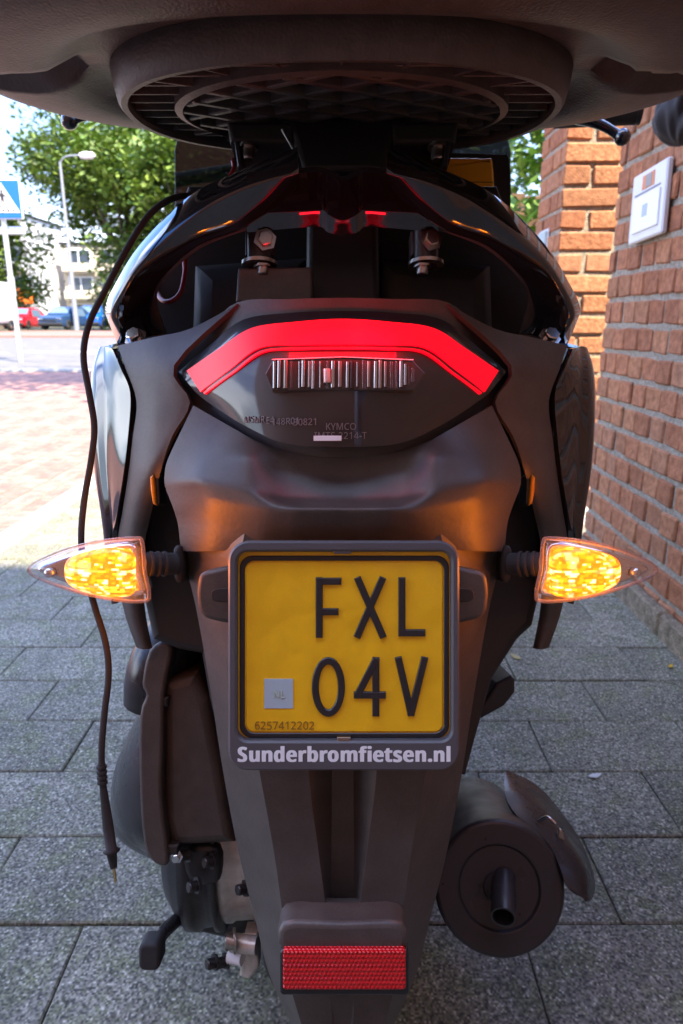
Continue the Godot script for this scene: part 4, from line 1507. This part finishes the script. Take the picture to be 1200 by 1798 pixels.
		var ts := part("turn_signal", pprism(smooth2([[62, 1000], [110, 976], [170, 960], [235, 954], [246, 1000], [252, 1044], [190, 1044], [118, 1026]] if side == 0 else mir([[62, 1000], [110, 976], [170, 960], [235, 954], [246, 1000], [252, 1044], [190, 1044], [118, 1026]]), 4), z + 0.014, 0.018, 0.004, true), M.chrome, S)
		st = begin()
		dome(st, out_l, z, 0.010, 0.010, tip, 0.012)
		part("signal_lens", done(st), M.clear, ts)
		st = begin()
		dome(st, amb, z + 0.002, 0.007, 0.008, tip, 0.010)
		part("signal_bulb", done(st), M.lit_amber, ts)
		st = begin()
		var rim := []
		for p in out_l:
			var sw := absf(p[0] - tip) / 210.0
			rim.append(at(p[0], p[1], z + 0.001 + 0.012 * sw * sw))
		rim.append(rim[0])
		tube(st, rim, 0.0013, 6)
		part("lens_rim", done(st), M.smoke_rim, ts)
		part("lens_screw", lathe_mesh([[0.0, 0.001], [0.003, 0.001], [0.0034, 0.0], [0.0034, -0.004]], 14, along(at(mx.call(86), 1006, 0.479), cam_xf.basis.z)), M.chrome, ts)
		part("stalk", tube_mesh([at(mx.call(250), 990, 0.49), at(mx.call(308), 990, 0.505)], 0.0082, 14), M.rubber, ts)
		for k in 3:
			var xx: float = mx.call(262 + k * 12)
			part("stalk_ring", tube_mesh([at(xx, 990, 0.493 + k * 0.003), at(xx + 5 * sgn, 990, 0.494 + k * 0.003)], 0.0093, 14), M.rubber, ts)
		part("stalk_base", pprism(smooth2([[mx.call(304), 965], [mx.call(318), 960], [mx.call(324), 990], [mx.call(320), 1022], [mx.call(306), 1016]], 3), 0.508, 0.03, 0.003, true), M.dull, ts)
		var om := OmniLight3D.new()
		om.name = "turn_signal_glow"
		om.light_color = Color(1.0, 0.5, 0.08)
		om.light_energy = 0.003
		om.light_size = 0.015
		om.omni_range = 6.0
		om.omni_attenuation = 2.0
		om.shadow_enabled = true
		om.position = at(mx.call(185), 1004, 0.4715)
		add_child(om, true)

	# --- air box, drive case and engine on the left
	var ab := part("air_box", pprism([[284, 1196], [345, 1180], [367, 1230], [400, 1400], [414, 1484], [300, 1490], [286, 1440]], 0.615, 0.22, 0.010), M.case_m, S)
	part("air_box_flange", pprism(smooth2([[262, 1142], [290, 1128], [302, 1142], [288, 1215], [286, 1300], [284, 1400], [296, 1505], [286, 1522], [264, 1510], [252, 1478], [245, 1390], [245, 1260], [256, 1222], [249, 1200]], 3), 0.605, 0.2, 0.006, true), M.plastic, ab)
	var cov := begin()
	var cover_pts := []
	for p in [[262, 1250], [247, 1247], [226, 1292], [206, 1340], [196, 1388], [196, 1430], [206, 1468], [234, 1492], [264, 1508]]:
		cover_pts.append(Vector3(p[0], p[1], 0))
	var cover_line := []
	for p in spline(cover_pts, 3):
		cover_line.append([p.x, p.y])
	var rings := []
	for q in [[0.05, -0.006], [0.40, 0.002], [0.75, 0.022], [0.94, 0.05], [1.0, 0.085], [1.0, 0.13], [0.8, 0.2]]:
		var ring := []
		for p in cover_line:
			ring.append(at(lerpf(262, p[0], q[0]), lerpf(1385, p[1], 0.75 + 0.25 * q[0]), 0.618 + q[1]))
		rings.append(ring)
	loft(cov, rings, 3)
	part("air_box_cover", done(cov), M.satin, ab)
	part("air_duct", tube_mesh(spline([at(310, 1120, 0.66), at(292, 1145, 0.65), at(272, 1185, 0.645), at(262, 1235, 0.65)], 5), [0.030, 0.030, 0.030, 0.030, 0.029, 0.028, 0.028, 0.028, 0.028, 0.027, 0.027, 0.026, 0.026, 0.025, 0.024, 0.024], 16), M.satin, ab)
	for p in [[388, 1210], [300, 1492], [282, 1232]]:
		part("box_lug", pprism([[p[0] - 14, p[1] - 8], [p[0] + 14, p[1] - 8], [p[0] + 12, p[1] + 10], [p[0] - 12, p[1] + 10]], 0.608, 0.02, 0.002), M.dull, ab)
	bolt("bolt", at(310, 1505, 0.612), cam_xf.basis.z, 0.004, 0.004, M.chrome, ab)
	var ax := Vector3(-1, 0, 0)
	var eng := part("drive_case", lathe_mesh([[0.0, 0.178], [0.045, 0.176], [0.078, 0.168], [0.094, 0.156], [0.098, 0.148], [0.104, 0.147], [0.104, 0.136], [0.101, 0.134], [0.099, 0.120], [0.104, 0.118], [0.104, 0.112], [0.0, 0.112]], 48, along(Vector3(-0.006, 0.232, -0.618), ax)), M.cast, S)
	part("gear_case", lathe_mesh([[0.0, 0.118], [0.10, 0.118], [0.1015, 0.116], [0.1015, 0.110], [0.099, 0.107], [0.098, 0.088], [0.101, 0.085], [0.101, 0.072], [0.0, 0.072]], 48, along(Vector3(0, 0.235, -0.622), ax)), M.alu, eng)
	for p in [[330, 1500, 0.625], [372, 1512, 0.625], [345, 1555, 0.615], [376, 1690, 0.655], [430, 1560, 0.625], [395, 1688, 0.66]]:
		bolt("case_bolt", at(p[0], p[1], p[2]), cam_xf.basis * Vector3(-0.8, 0.1, 0.6), 0.0052, 0.008, M.cast, eng)
	part("case_boss", pprism(smooth2([[322, 1492], [384, 1488], [388, 1540], [372, 1556], [330, 1550]], 3), 0.63, 0.03, 0.006, true), M.cast, eng)
	part("drain_boss", tube_mesh([at(408, 1655, 0.655), at(452, 1660, 0.65)], 0.0085, 14), M.alu, eng)
	bolt("drain_bolt", at(410, 1652, 0.648), cam_xf.basis * Vector3(-1, 0, 0.2), 0.008, 0.008, M.steel, eng)
	part("hose_stub", tube_mesh([at(402, 1680, 0.66), at(426, 1684, 0.655)], 0.006, 12), M.white, eng)
	part("bracket", pprism([[430, 1640], [452, 1640], [455, 1700], [438, 1722], [420, 1715], [424, 1690]], 0.66, 0.02, 0.003), M.alu, eng)
	part("engine_block", pprism([[300, 1470], [440, 1470], [450, 1620], [420, 1660], [330, 1640]], 0.74, 0.2, 0.012), M.cast, S)
	var kick := part("kick_lever", tube_mesh(spline([at(345, 1600, 0.70), at(312, 1615, 0.665), at(285, 1640, 0.64), at(272, 1662, 0.63)], 5), 0.0065, 12), M.satin, S)
	st = begin()
	prism(st, round_rect(flat(262, 1682, 0.615).x, flat(262, 1682, 0.615).y, 38.0 / 1200 * 0.615, 48.0 / 1200 * 0.615, 0.006), 0.02, 0.003, lens_plane(0.615), true)
	part("lever_pad", done(st), M.rubber, kick)

	# --- rear wheel
	var tyre := begin()
	var tp := []
	for k in 13:
		var a := PI * k / 12.0
		tp.append([0.205 + 0.045 * pow(absf(sin(a)), 0.6), 0.068 * cos(a)])
	tp.append([0.16, -0.05])
	tp.append([0.16, 0.05])
	tp.append(tp[0])
	lathe(tyre, tp, 64, along(Vector3(-0.008, 0.25, -0.715), Vector3(1, 0, 0)))
	var rw := part("rear_wheel", done(tyre), M.rubber, S)
	for k in 24:
		var a := TAU * k / 24
		for s in [-1, 1]:
			var dir := Vector3(0, sin(a), -cos(a))
			var c2 := Vector3(-0.008, 0.25, -0.715)
			part("tread_bar", tube_mesh([c2 + dir * 0.2495 + Vector3(s * 0.008, 0, 0), c2 + dir.rotated(Vector3.RIGHT, 0.10) * 0.240 + Vector3(s * 0.046, 0, 0)], 0.0022, 5), M.dull, rw)
	part("rim", lathe_mesh([[0.0, 0.045], [0.05, 0.045], [0.06, 0.03], [0.14, 0.025], [0.163, 0.05], [0.163, -0.05], [0.14, -0.025], [0.06, -0.03], [0.05, -0.045], [0.0, -0.045]], 40, along(Vector3(-0.008, 0.25, -0.715), Vector3(1, 0, 0))), M.alu, rw)
	part("swing_arm", tube_mesh([Vector3(-0.1, 0.25, -0.725), Vector3(-0.1, 0.3, -1.05)], 0.035, 12), M.cast, S)
	part("shock_absorber", tube_mesh([Vector3(-0.12, 0.32, -0.73), Vector3(-0.12, 0.58, -0.80)], 0.022, 14), M.satin, S)

	# --- silencer
	var e0 := at(878, 1560, 0.605)
	var e1 := at(826, 1452, 0.80)
	var axd := e0 - e1
	var L := axd.length()
	var mf := part("silencer", lathe_mesh([[0.0, L - 0.001], [0.013, L - 0.001], [0.0145, L - 0.003], [0.0345, L - 0.003], [0.0362, L - 0.0005], [0.0375, L], [0.0535, L], [0.0555, L - 0.0008], [0.057, L - 0.0025], [0.0575, L - 0.005], [0.0575, 0.01], [0.052, 0.0], [0.03, -0.02], [0.0, -0.02]], 56, along(e1, axd), true), M.muffler, S)
	var t0 := at(885, 1556, 0.602)
	var t1 := at(884, 1611, 0.572)
	var pipe := begin()
	var pd := (t1 - t0)
	lathe(pipe, [[0.0105, -0.01], [0.0105, pd.length()], [0.0088, pd.length()], [0.0088, pd.length() - 0.03], [0.0, pd.length() - 0.03]], 24, along(t0, pd), true)
	part("tail_pipe", done(pipe), M.muffler, mf)
	part("header_pipe", tube_mesh(spline([e1, e1 + Vector3(-0.03, -0.02, -0.1), Vector3(0.06, 0.2, -1.0), Vector3(0.02, 0.25, -1.1)], 6), 0.016, 12), M.steel, mf)
	var sh := net([[[886, 1356, 0.715], [888, 1354, 0.717], [890, 1352, 0.72]], [[888, 1398, 0.675], [915, 1385, 0.69], [940, 1376, 0.725]], [[908, 1432, 0.645], [953, 1425, 0.662], [982, 1420, 0.715]], [[940, 1458, 0.63], [988, 1466, 0.64], [1014, 1466, 0.69]], [[968, 1488, 0.615], [1016, 1505, 0.62], [1034, 1508, 0.665]], [[984, 1524, 0.60], [1026, 1540, 0.602], [1045, 1545, 0.64]], [[998, 1560, 0.592], [1028, 1570, 0.592], [1044, 1568, 0.618]], [[1028, 1579, 0.59], [1033, 1582, 0.59], [1038, 1581, 0.598]]])
	part("heat_shield", sheet_mesh(sh, 5, 4, 0.0025), M.satin, mf)
	part("shield_bracket", pprism([[905, 1440], [965, 1436], [995, 1466], [990, 1500], [970, 1505], [930, 1470]], 0.665, 0.02, 0.003), M.cast, mf)
	part("shield_clip", pprism(smooth2([[983, 1458], [990, 1462], [991, 1485], [984, 1494], [980, 1476]], 3), 0.632, 0.004, 0.001, true), M.steel, mf)
	part("shield_wire", tube_mesh(spline([at(945, 1442, 0.64), at(962, 1435, 0.635), at(976, 1446, 0.632)], 5), 0.0016, 6), M.chrome, mf)
	# passenger foot rest on the right
	part("foot_rest", pprism([[838, 1252], [872, 1200], [898, 1186], [905, 1194], [905, 1216], [886, 1240], [846, 1262]], 0.70, 0.05, 0.006), M.cast, S)

	# --- seat, front and handlebar beyond
	var seat := begin()
	var sr := []
	for q in [[0.70, 0.10, 0.80], [0.74, 0.15, 0.82], [0.85, 0.165, 0.82], [1.0, 0.15, 0.80], [1.15, 0.13, 0.775], [1.3, 0.10, 0.76], [1.36, 0.06, 0.74]]:
		sr.append([Vector3(-q[1], 0.66, -q[0]), Vector3(-q[1] * 1.05, q[2] - 0.03, -q[0]), Vector3(-q[1] * 0.8, q[2], -q[0]), Vector3(q[1] * 0.8, q[2], -q[0]), Vector3(q[1] * 1.05, q[2] - 0.03, -q[0]), Vector3(q[1], 0.66, -q[0])])
	loft(seat, sr, 4)
	part("seat", done(seat), M.dull, S)
	part("foot_board", box_mesh(Vector3(0, 0.30, -1.45), Vector3(0.36, 0.10, 0.55), 0.03), M.plastic, S)
	part("under_body", box_mesh(Vector3(0, 0.47, -1.15), Vector3(0.30, 0.36, 0.42), 0.05), M.gloss, S)
	var shield := net([[[470, 330, 1.35], [602, 325, 1.30], [734, 330, 1.35]]])
	part("leg_shield", sheet_mesh([[Vector3(-0.12, 0.95, -1.50), Vector3(0, 0.97, -1.58), Vector3(0.12, 0.95, -1.50)], [Vector3(-0.2, 0.75, -1.55), Vector3(0, 0.75, -1.64), Vector3(0.2, 0.75, -1.55)], [Vector3(-0.19, 0.5, -1.62), Vector3(0, 0.5, -1.70), Vector3(0.19, 0.5, -1.62)], [Vector3(-0.15, 0.28, -1.68), Vector3(0, 0.28, -1.74), Vector3(0.15, 0.28, -1.68)]], 4, 4, 0.02), M.gloss, S)
	part("front_wheel", lathe_mesh(tp, 48, along(Vector3(0, 0.25, -1.95), Vector3(1, 0, 0))), M.rubber, S)
	part("fork", tube_mesh([Vector3(0.08, 0.25, -1.95), Vector3(0.06, 0.6, -1.78), Vector3(0.0, 0.95, -1.4), Vector3(0.0, 1.02, -1.15)], 0.02, 10), M.satin, S)
	var bar := part("handlebar", tube_mesh(spline([at(180, 200, 0.99), at(330, 214, 1.02), at(602, 232, 1.06), at(880, 212, 1.02), at(1040, 198, 0.985)], 6), 0.012, 12), M.satin, S)
	part("grip", tube_mesh([at(975, 201, 0.99), at(1060, 197, 0.982), at(1118, 194, 0.977)], 0.0185, 16), M.rubber, bar)
	part("grip_end", tube_mesh([at(1117, 194, 0.977), at(1126, 194, 0.976)], 0.0195, 16), M.satin, bar)
	part("grip", tube_mesh([at(229, 196, 0.99), at(150, 186, 0.982), at(104, 182, 0.977)], 0.0165, 16), M.rubber, bar)
	part("brake_lever", tube_mesh(spline([at(960, 200, 0.955), at(1010, 207, 0.95), at(1055, 219, 0.945), at(1092, 241, 0.942)], 5), [0.009, 0.009, 0.0088, 0.0086, 0.0084, 0.0082, 0.008, 0.0078, 0.0075, 0.0073, 0.007, 0.0068, 0.0066, 0.0068, 0.008, 0.0096], 12), M.gloss, bar)
	part("brake_lever", tube_mesh(spline([at(235, 198, 0.955), at(190, 202, 0.95), at(150, 205, 0.945), at(124, 213, 0.942)], 5), [0.006, 0.006, 0.006, 0.006, 0.006, 0.0058, 0.0056, 0.0055, 0.0055, 0.0055, 0.0055, 0.0055, 0.0058, 0.0065, 0.008, 0.0095], 12), M.gloss, bar)
	for e in [at(1093, 241, 0.942), at(122, 213, 0.942)]:
		part("lever_ball", lathe_mesh([[0.0, 0.0115], [0.0058, 0.0100], [0.0100, 0.0058], [0.0115, 0.0], [0.0100, -0.0058], [0.0058, -0.0100], [0.0, -0.0115]], 14, along(e, Vector3.UP)), M.gloss, bar)
	part("windscreen", pprism([[308, 380], [307, 262], [330, 170], [874, 170], [897, 262], [896, 380]], 1.10, 0.004, 0.001), M.smoked, S)
	part("instrument_cowl", pprism([[440, 330], [470, 230], [734, 230], [764, 330], [700, 380], [504, 380]], 1.12, 0.1, 0.02), M.gloss, S)
	part("screen_bracket", pprism([[540, 260], [664, 260], [650, 330], [554, 330]], 1.105, 0.03, 0.004), M.satin, S)

	# --- luggage plate: rim, floor, ribs and lattice seen from below
	var pcn := Vector3(0, EYE + 0.165, -0.653)
	var A := 0.181
	var B := 0.136
	var rim2 := begin()
	var NN := 72
	var prof := [[1.0, 0.0], [0.972, 0.0], [0.966, 0.004], [0.964, 0.026], [1.02, 0.030], [1.035, 0.026], [1.03, 0.016], [1.012, 0.003], [1.0, 0.0]]
	for i in prof.size() - 1:
		for k in NN:
			var a := TAU * k / NN
			var b := TAU * (k + 1) / NN
			var f := func(ang: float, q: Array) -> Vector3: return pcn + Vector3(A * q[0] * sign(cos(ang)) * pow(absf(cos(ang)), 0.88), q[1], B * q[0] * sign(sin(ang)) * pow(absf(sin(ang)), 0.88))
			q4(rim2, f.call(a, prof[i]), f.call(b, prof[i]), f.call(b, prof[i + 1]), f.call(a, prof[i + 1]), 1 if i > 3 else 2 + i)
	var lp := part("luggage_plate", done(rim2), M.case_m, S)
	var st5 := begin()
	prism(st5, ellipse(0, 0, A * 0.99, B * 0.99, 48), 0.003, 0.0, Transform3D(Basis(Vector3(1, 0, 0), Vector3(0, 0, -1), Vector3(0, 1, 0)), pcn + Vector3(0, 0.026, 0)))
	part("plate_floor", done(st5), M.dull, lp)
	for s in [-1, 1]:
		for k in 11:
			var dz := -0.105 + k * 0.021
			var xo := A * 0.966 * sqrt(maxf(0.0, 1.0 - pow(absf(dz / B), 2.2)))
			var xi := 0.138 * sqrt(maxf(0.0, 1.0 - pow(dz / 0.108, 2)))
			if absf(dz) > 0.1:
				xi = 0.02
			part("rib", box_mesh(pcn + Vector3(s * (xo + xi) / 2, 0.016, dz), Vector3(xo - xi, 0.020, 0.0022), 0.0004), M.case_m, lp)
	for k in 7:
		var a := PI * (0.2 + 0.6 * k / 6.0)
		for s in [1, -1]:
			var p0 := pcn + Vector3(cos(a) * A * 0.965, 0.015, s * sin(a) * B * 0.965)
			var p1 := pcn + Vector3(cos(a) * 0.138, 0.015, s * sin(a) * 0.108)
			var dv := p1 - p0
			part("rib", box_at(Vector3(0.0022, 0.02, dv.length()), 0.0004, Transform3D(Basis.looking_at(dv.normalized(), Vector3.UP), (p0 + p1) / 2)), M.case_m, lp)
	var ring3 := begin()
	var prof3 := [[1.0, 0.002], [0.955, 0.0], [0.95, 0.012], [1.0, 0.012], [1.0, 0.002]]
	for i in 4:
		for k in 60:
			var a := TAU * k / 60
			var b := TAU * (k + 1) / 60
			q4(ring3, pcn + Vector3(0.140 * prof3[i][0] * cos(a), prof3[i][1], 0.110 * prof3[i][0] * sin(a)), pcn + Vector3(0.140 * prof3[i][0] * cos(b), prof3[i][1], 0.110 * prof3[i][0] * sin(b)), pcn + Vector3(0.140 * prof3[i + 1][0] * cos(b), prof3[i + 1][1], 0.110 * prof3[i + 1][0] * sin(b)), pcn + Vector3(0.140 * prof3[i + 1][0] * cos(a), prof3[i + 1][1], 0.110 * prof3[i + 1][0] * sin(a)), 1 + i)
	part("lattice_ring", done(ring3), M.case_m, lp)
	for s in [-1, 1]:
		for k in 13:
			var c := -0.21 + k * 0.035
			# a straight bar slanting across the oval, clipped to it
			var pts := []
			for j in 41:
				var u := -0.14 + 0.28 * j / 40.0
				var x := u
				var zz: float = c + s * u * 0.62
				if pow(x / 0.136, 2) + pow(zz / 0.106, 2) < 1.0:
					pts.append(Vector3(x, 0.005 + (0.0006 if s > 0 else 0.0), zz))
			if pts.size() > 3:
				var q0: Vector3 = pcn + pts[0]
				var q1: Vector3 = pcn + pts[pts.size() - 1]
				part("lattice_bar", box_at(Vector3(0.0065, 0.008, (q1 - q0).length()), 0.001, Transform3D(Basis.looking_at((q1 - q0).normalized(), Vector3.UP), (q0 + q1) / 2)), M.case_m, lp)
	part("rack_bracket", pprism([[492, 196], [712, 196], [692, 250], [676, 306], [526, 306], [512, 250]], 0.60, 0.10, 0.008), M.deep, S)
	part("rack_rod", tube_mesh(spline([at(497, 228, 0.568), at(516, 262, 0.56), at(527, 292, 0.545), at(524, 320, 0.53)], 4), 0.0016, 6), M.steel, S)

# ---------------------------------------------------------------- top case
func top_case() -> void:
	var t := thing("top_case", "large dark grey rounded top case above the luggage plate", "top case", Vector3(0, EYE + 0.19, -0.62))
	var c := Vector3(0, EYE + 0.178, -0.62)
	var n := 2.5
	var prof := [[0.45, 0.014], [0.54, 0.014], [0.60, 0.013], [0.64, 0.006], [0.68, 0.001], [0.72, 0.0], [0.76, 0.0], [0.79, 0.001], [0.82, 0.002], [0.85, 0.0035], [0.88, 0.006], [0.91, 0.009], [0.94, 0.014], [0.965, 0.021], [0.985, 0.031], [1.0, 0.046], [1.01, 0.07], [1.015, 0.10], [1.015, 0.135]]
	var lid := [[1.022, 0.137], [1.025, 0.15], [1.02, 0.19], [1.0, 0.225], [0.95, 0.26], [0.86, 0.285], [0.7, 0.302], [0.4, 0.31], [0.01, 0.312]]
	var K := 160
	var pt := func(q: Array, k: int) -> Vector3:
		var a := TAU * k / K
		var x: float = 0.33 * q[0] * sign(cos(a)) * pow(absf(cos(a)), 2.0 / n)
		var z: float = 0.20 * q[0] * sign(sin(a)) * pow(absf(sin(a)), 2.0 / n)
		var y: float = q[1]
		# grip recess under each side
		if q[1] < 0.03 and q[0] > 0.6:
			var u := clampf((absf(x) - 0.200) / 0.012, 0, 1)
			var v := clampf(1.0 - absf(-z + 0.012 - 0.2 * (absf(x) - 0.25)) / 0.019, 0, 1)
			y += 0.018 * u * smoothstep(0.0, 0.55, v)
		return c + Vector3(x, y, z)
	for set in [[prof, "shell", M.case_m], [lid, "lid", M.case_m]]:
		var st := begin()
		var P: Array = set[0]
		for i in P.size() - 1:
			for k in K:
				q4(st, pt.call(P[i], k), pt.call(P[i], (k + 1) % K), pt.call(P[i + 1], (k + 1) % K), pt.call(P[i + 1], k), 1)
		for k in range(1, K - 1):
			if set[1] == "shell":
				t3(st, pt.call(P[0], 0), pt.call(P[0], k), pt.call(P[0], k + 1), 2)
			else:
				t3(st, pt.call(P[0], 0), pt.call(P[0], k + 1), pt.call(P[0], k), 2)
		part(set[1], done(st), set[2], t)
	part("latch", box_mesh(c + Vector3(0, 0.11, 0.208), Vector3(0.07, 0.05, 0.014), 0.004), M.satin, t)
	part("lid_reflector", box_mesh(c + Vector3(0, 0.19, 0.206), Vector3(0.26, 0.03, 0.012), 0.004), M.reflector, t)

# ---------------------------------------------------------------- multimeter and its leads
func tester() -> void:
	var mm := thing("multimeter", "yellow and black multimeter standing on the scooter seat", "multimeter", at(790, 400, 0.70))
	part("holster", pprism(smooth2([[700, 300], [706, 272], [780, 268], [872, 270], [895, 280], [897, 380], [890, 470], [720, 470]], 4), 0.70, 0.035, 0.005, true), M.rubber, mm)
	part("case", pprism(smooth2([[712, 300], [718, 280], [780, 276], [850, 277], [866, 285], [869, 380], [860, 460], [730, 460]], 4), 0.690, 0.02, 0.006, true), mat(0.85, 0.42, 0.02, 0.4), mm)
	part("case_seam", pprism([[720, 317], [866, 319], [866, 321], [720, 319]], 0.6895, 0.004, 0.0002), M.plate_print, mm)
	var lead := thing("test_lead", "black test lead with probe hanging beside the left turn signal", "cable", at(190, 1300, 0.52))
	var p := [at(470, 370, 0.64), at(400, 352, 0.60), at(338, 344, 0.57), at(300, 350, 0.548), at(262, 378, 0.535), at(226, 432, 0.525), at(186, 508, 0.52), at(157, 568, 0.518), at(147, 625, 0.516), at(157, 690, 0.515), at(166, 750, 0.515), at(160, 810, 0.515), at(148, 880, 0.515), at(143, 950, 0.515), at(152, 1010, 0.515), at(168, 1070, 0.513), at(186, 1130, 0.51), at(191, 1185, 0.508), at(184, 1250, 0.506), at(179, 1310, 0.505), at(179, 1348, 0.505)]
	part("cord", tube_mesh(spline(p, 6), 0.0025, 10), M.rubber, lead)
	var pts := [at(178.5, 1340, 0.505), at(180, 1372, 0.505), at(181, 1378, 0.505), at(190, 1450, 0.504), at(196, 1490, 0.503), at(196.2, 1494, 0.503), at(196.4, 1498, 0.503), at(200, 1523, 0.503)]
	part("probe_handle", tube_mesh(pts, [0.0028, 0.0030, 0.0026, 0.0040, 0.0040, 0.0062, 0.0038, 0.0026], 14), M.rubber, lead)
	for k in 4:
		var y := 1344.0 + k * 9.0
		part("strain_ring", tube_mesh([at(178.6 + k * 0.5, y, 0.505), at(178.8 + k * 0.5, y + 5, 0.505)], 0.0038, 12), M.rubber, lead)
	part("probe_tip", tube_mesh([at(199.5, 1520, 0.503), at(203, 1546, 0.503), at(203.6, 1551, 0.503)], [0.0011, 0.0010, 0.0002], 8), mat(0.72, 0.5, 0.2, 0.2, 1.0), lead)
	var red := thing("red_test_lead", "thin dark red test lead looped inside the grab rail", "cable", at(300, 500, 0.62))
	part("cord", tube_mesh(spline([at(705, 440, 0.70), at(560, 420, 0.67), at(424, 290, 0.64), at(410, 300, 0.625), at(380, 360, 0.62), at(330, 440, 0.61), at(325, 478, 0.605), at(318, 512, 0.60), at(302, 528, 0.60), at(284, 526, 0.61), at(270, 500, 0.64)], 6), 0.0022, 8), mat(0.22, 0.012, 0.014, 0.4), red)
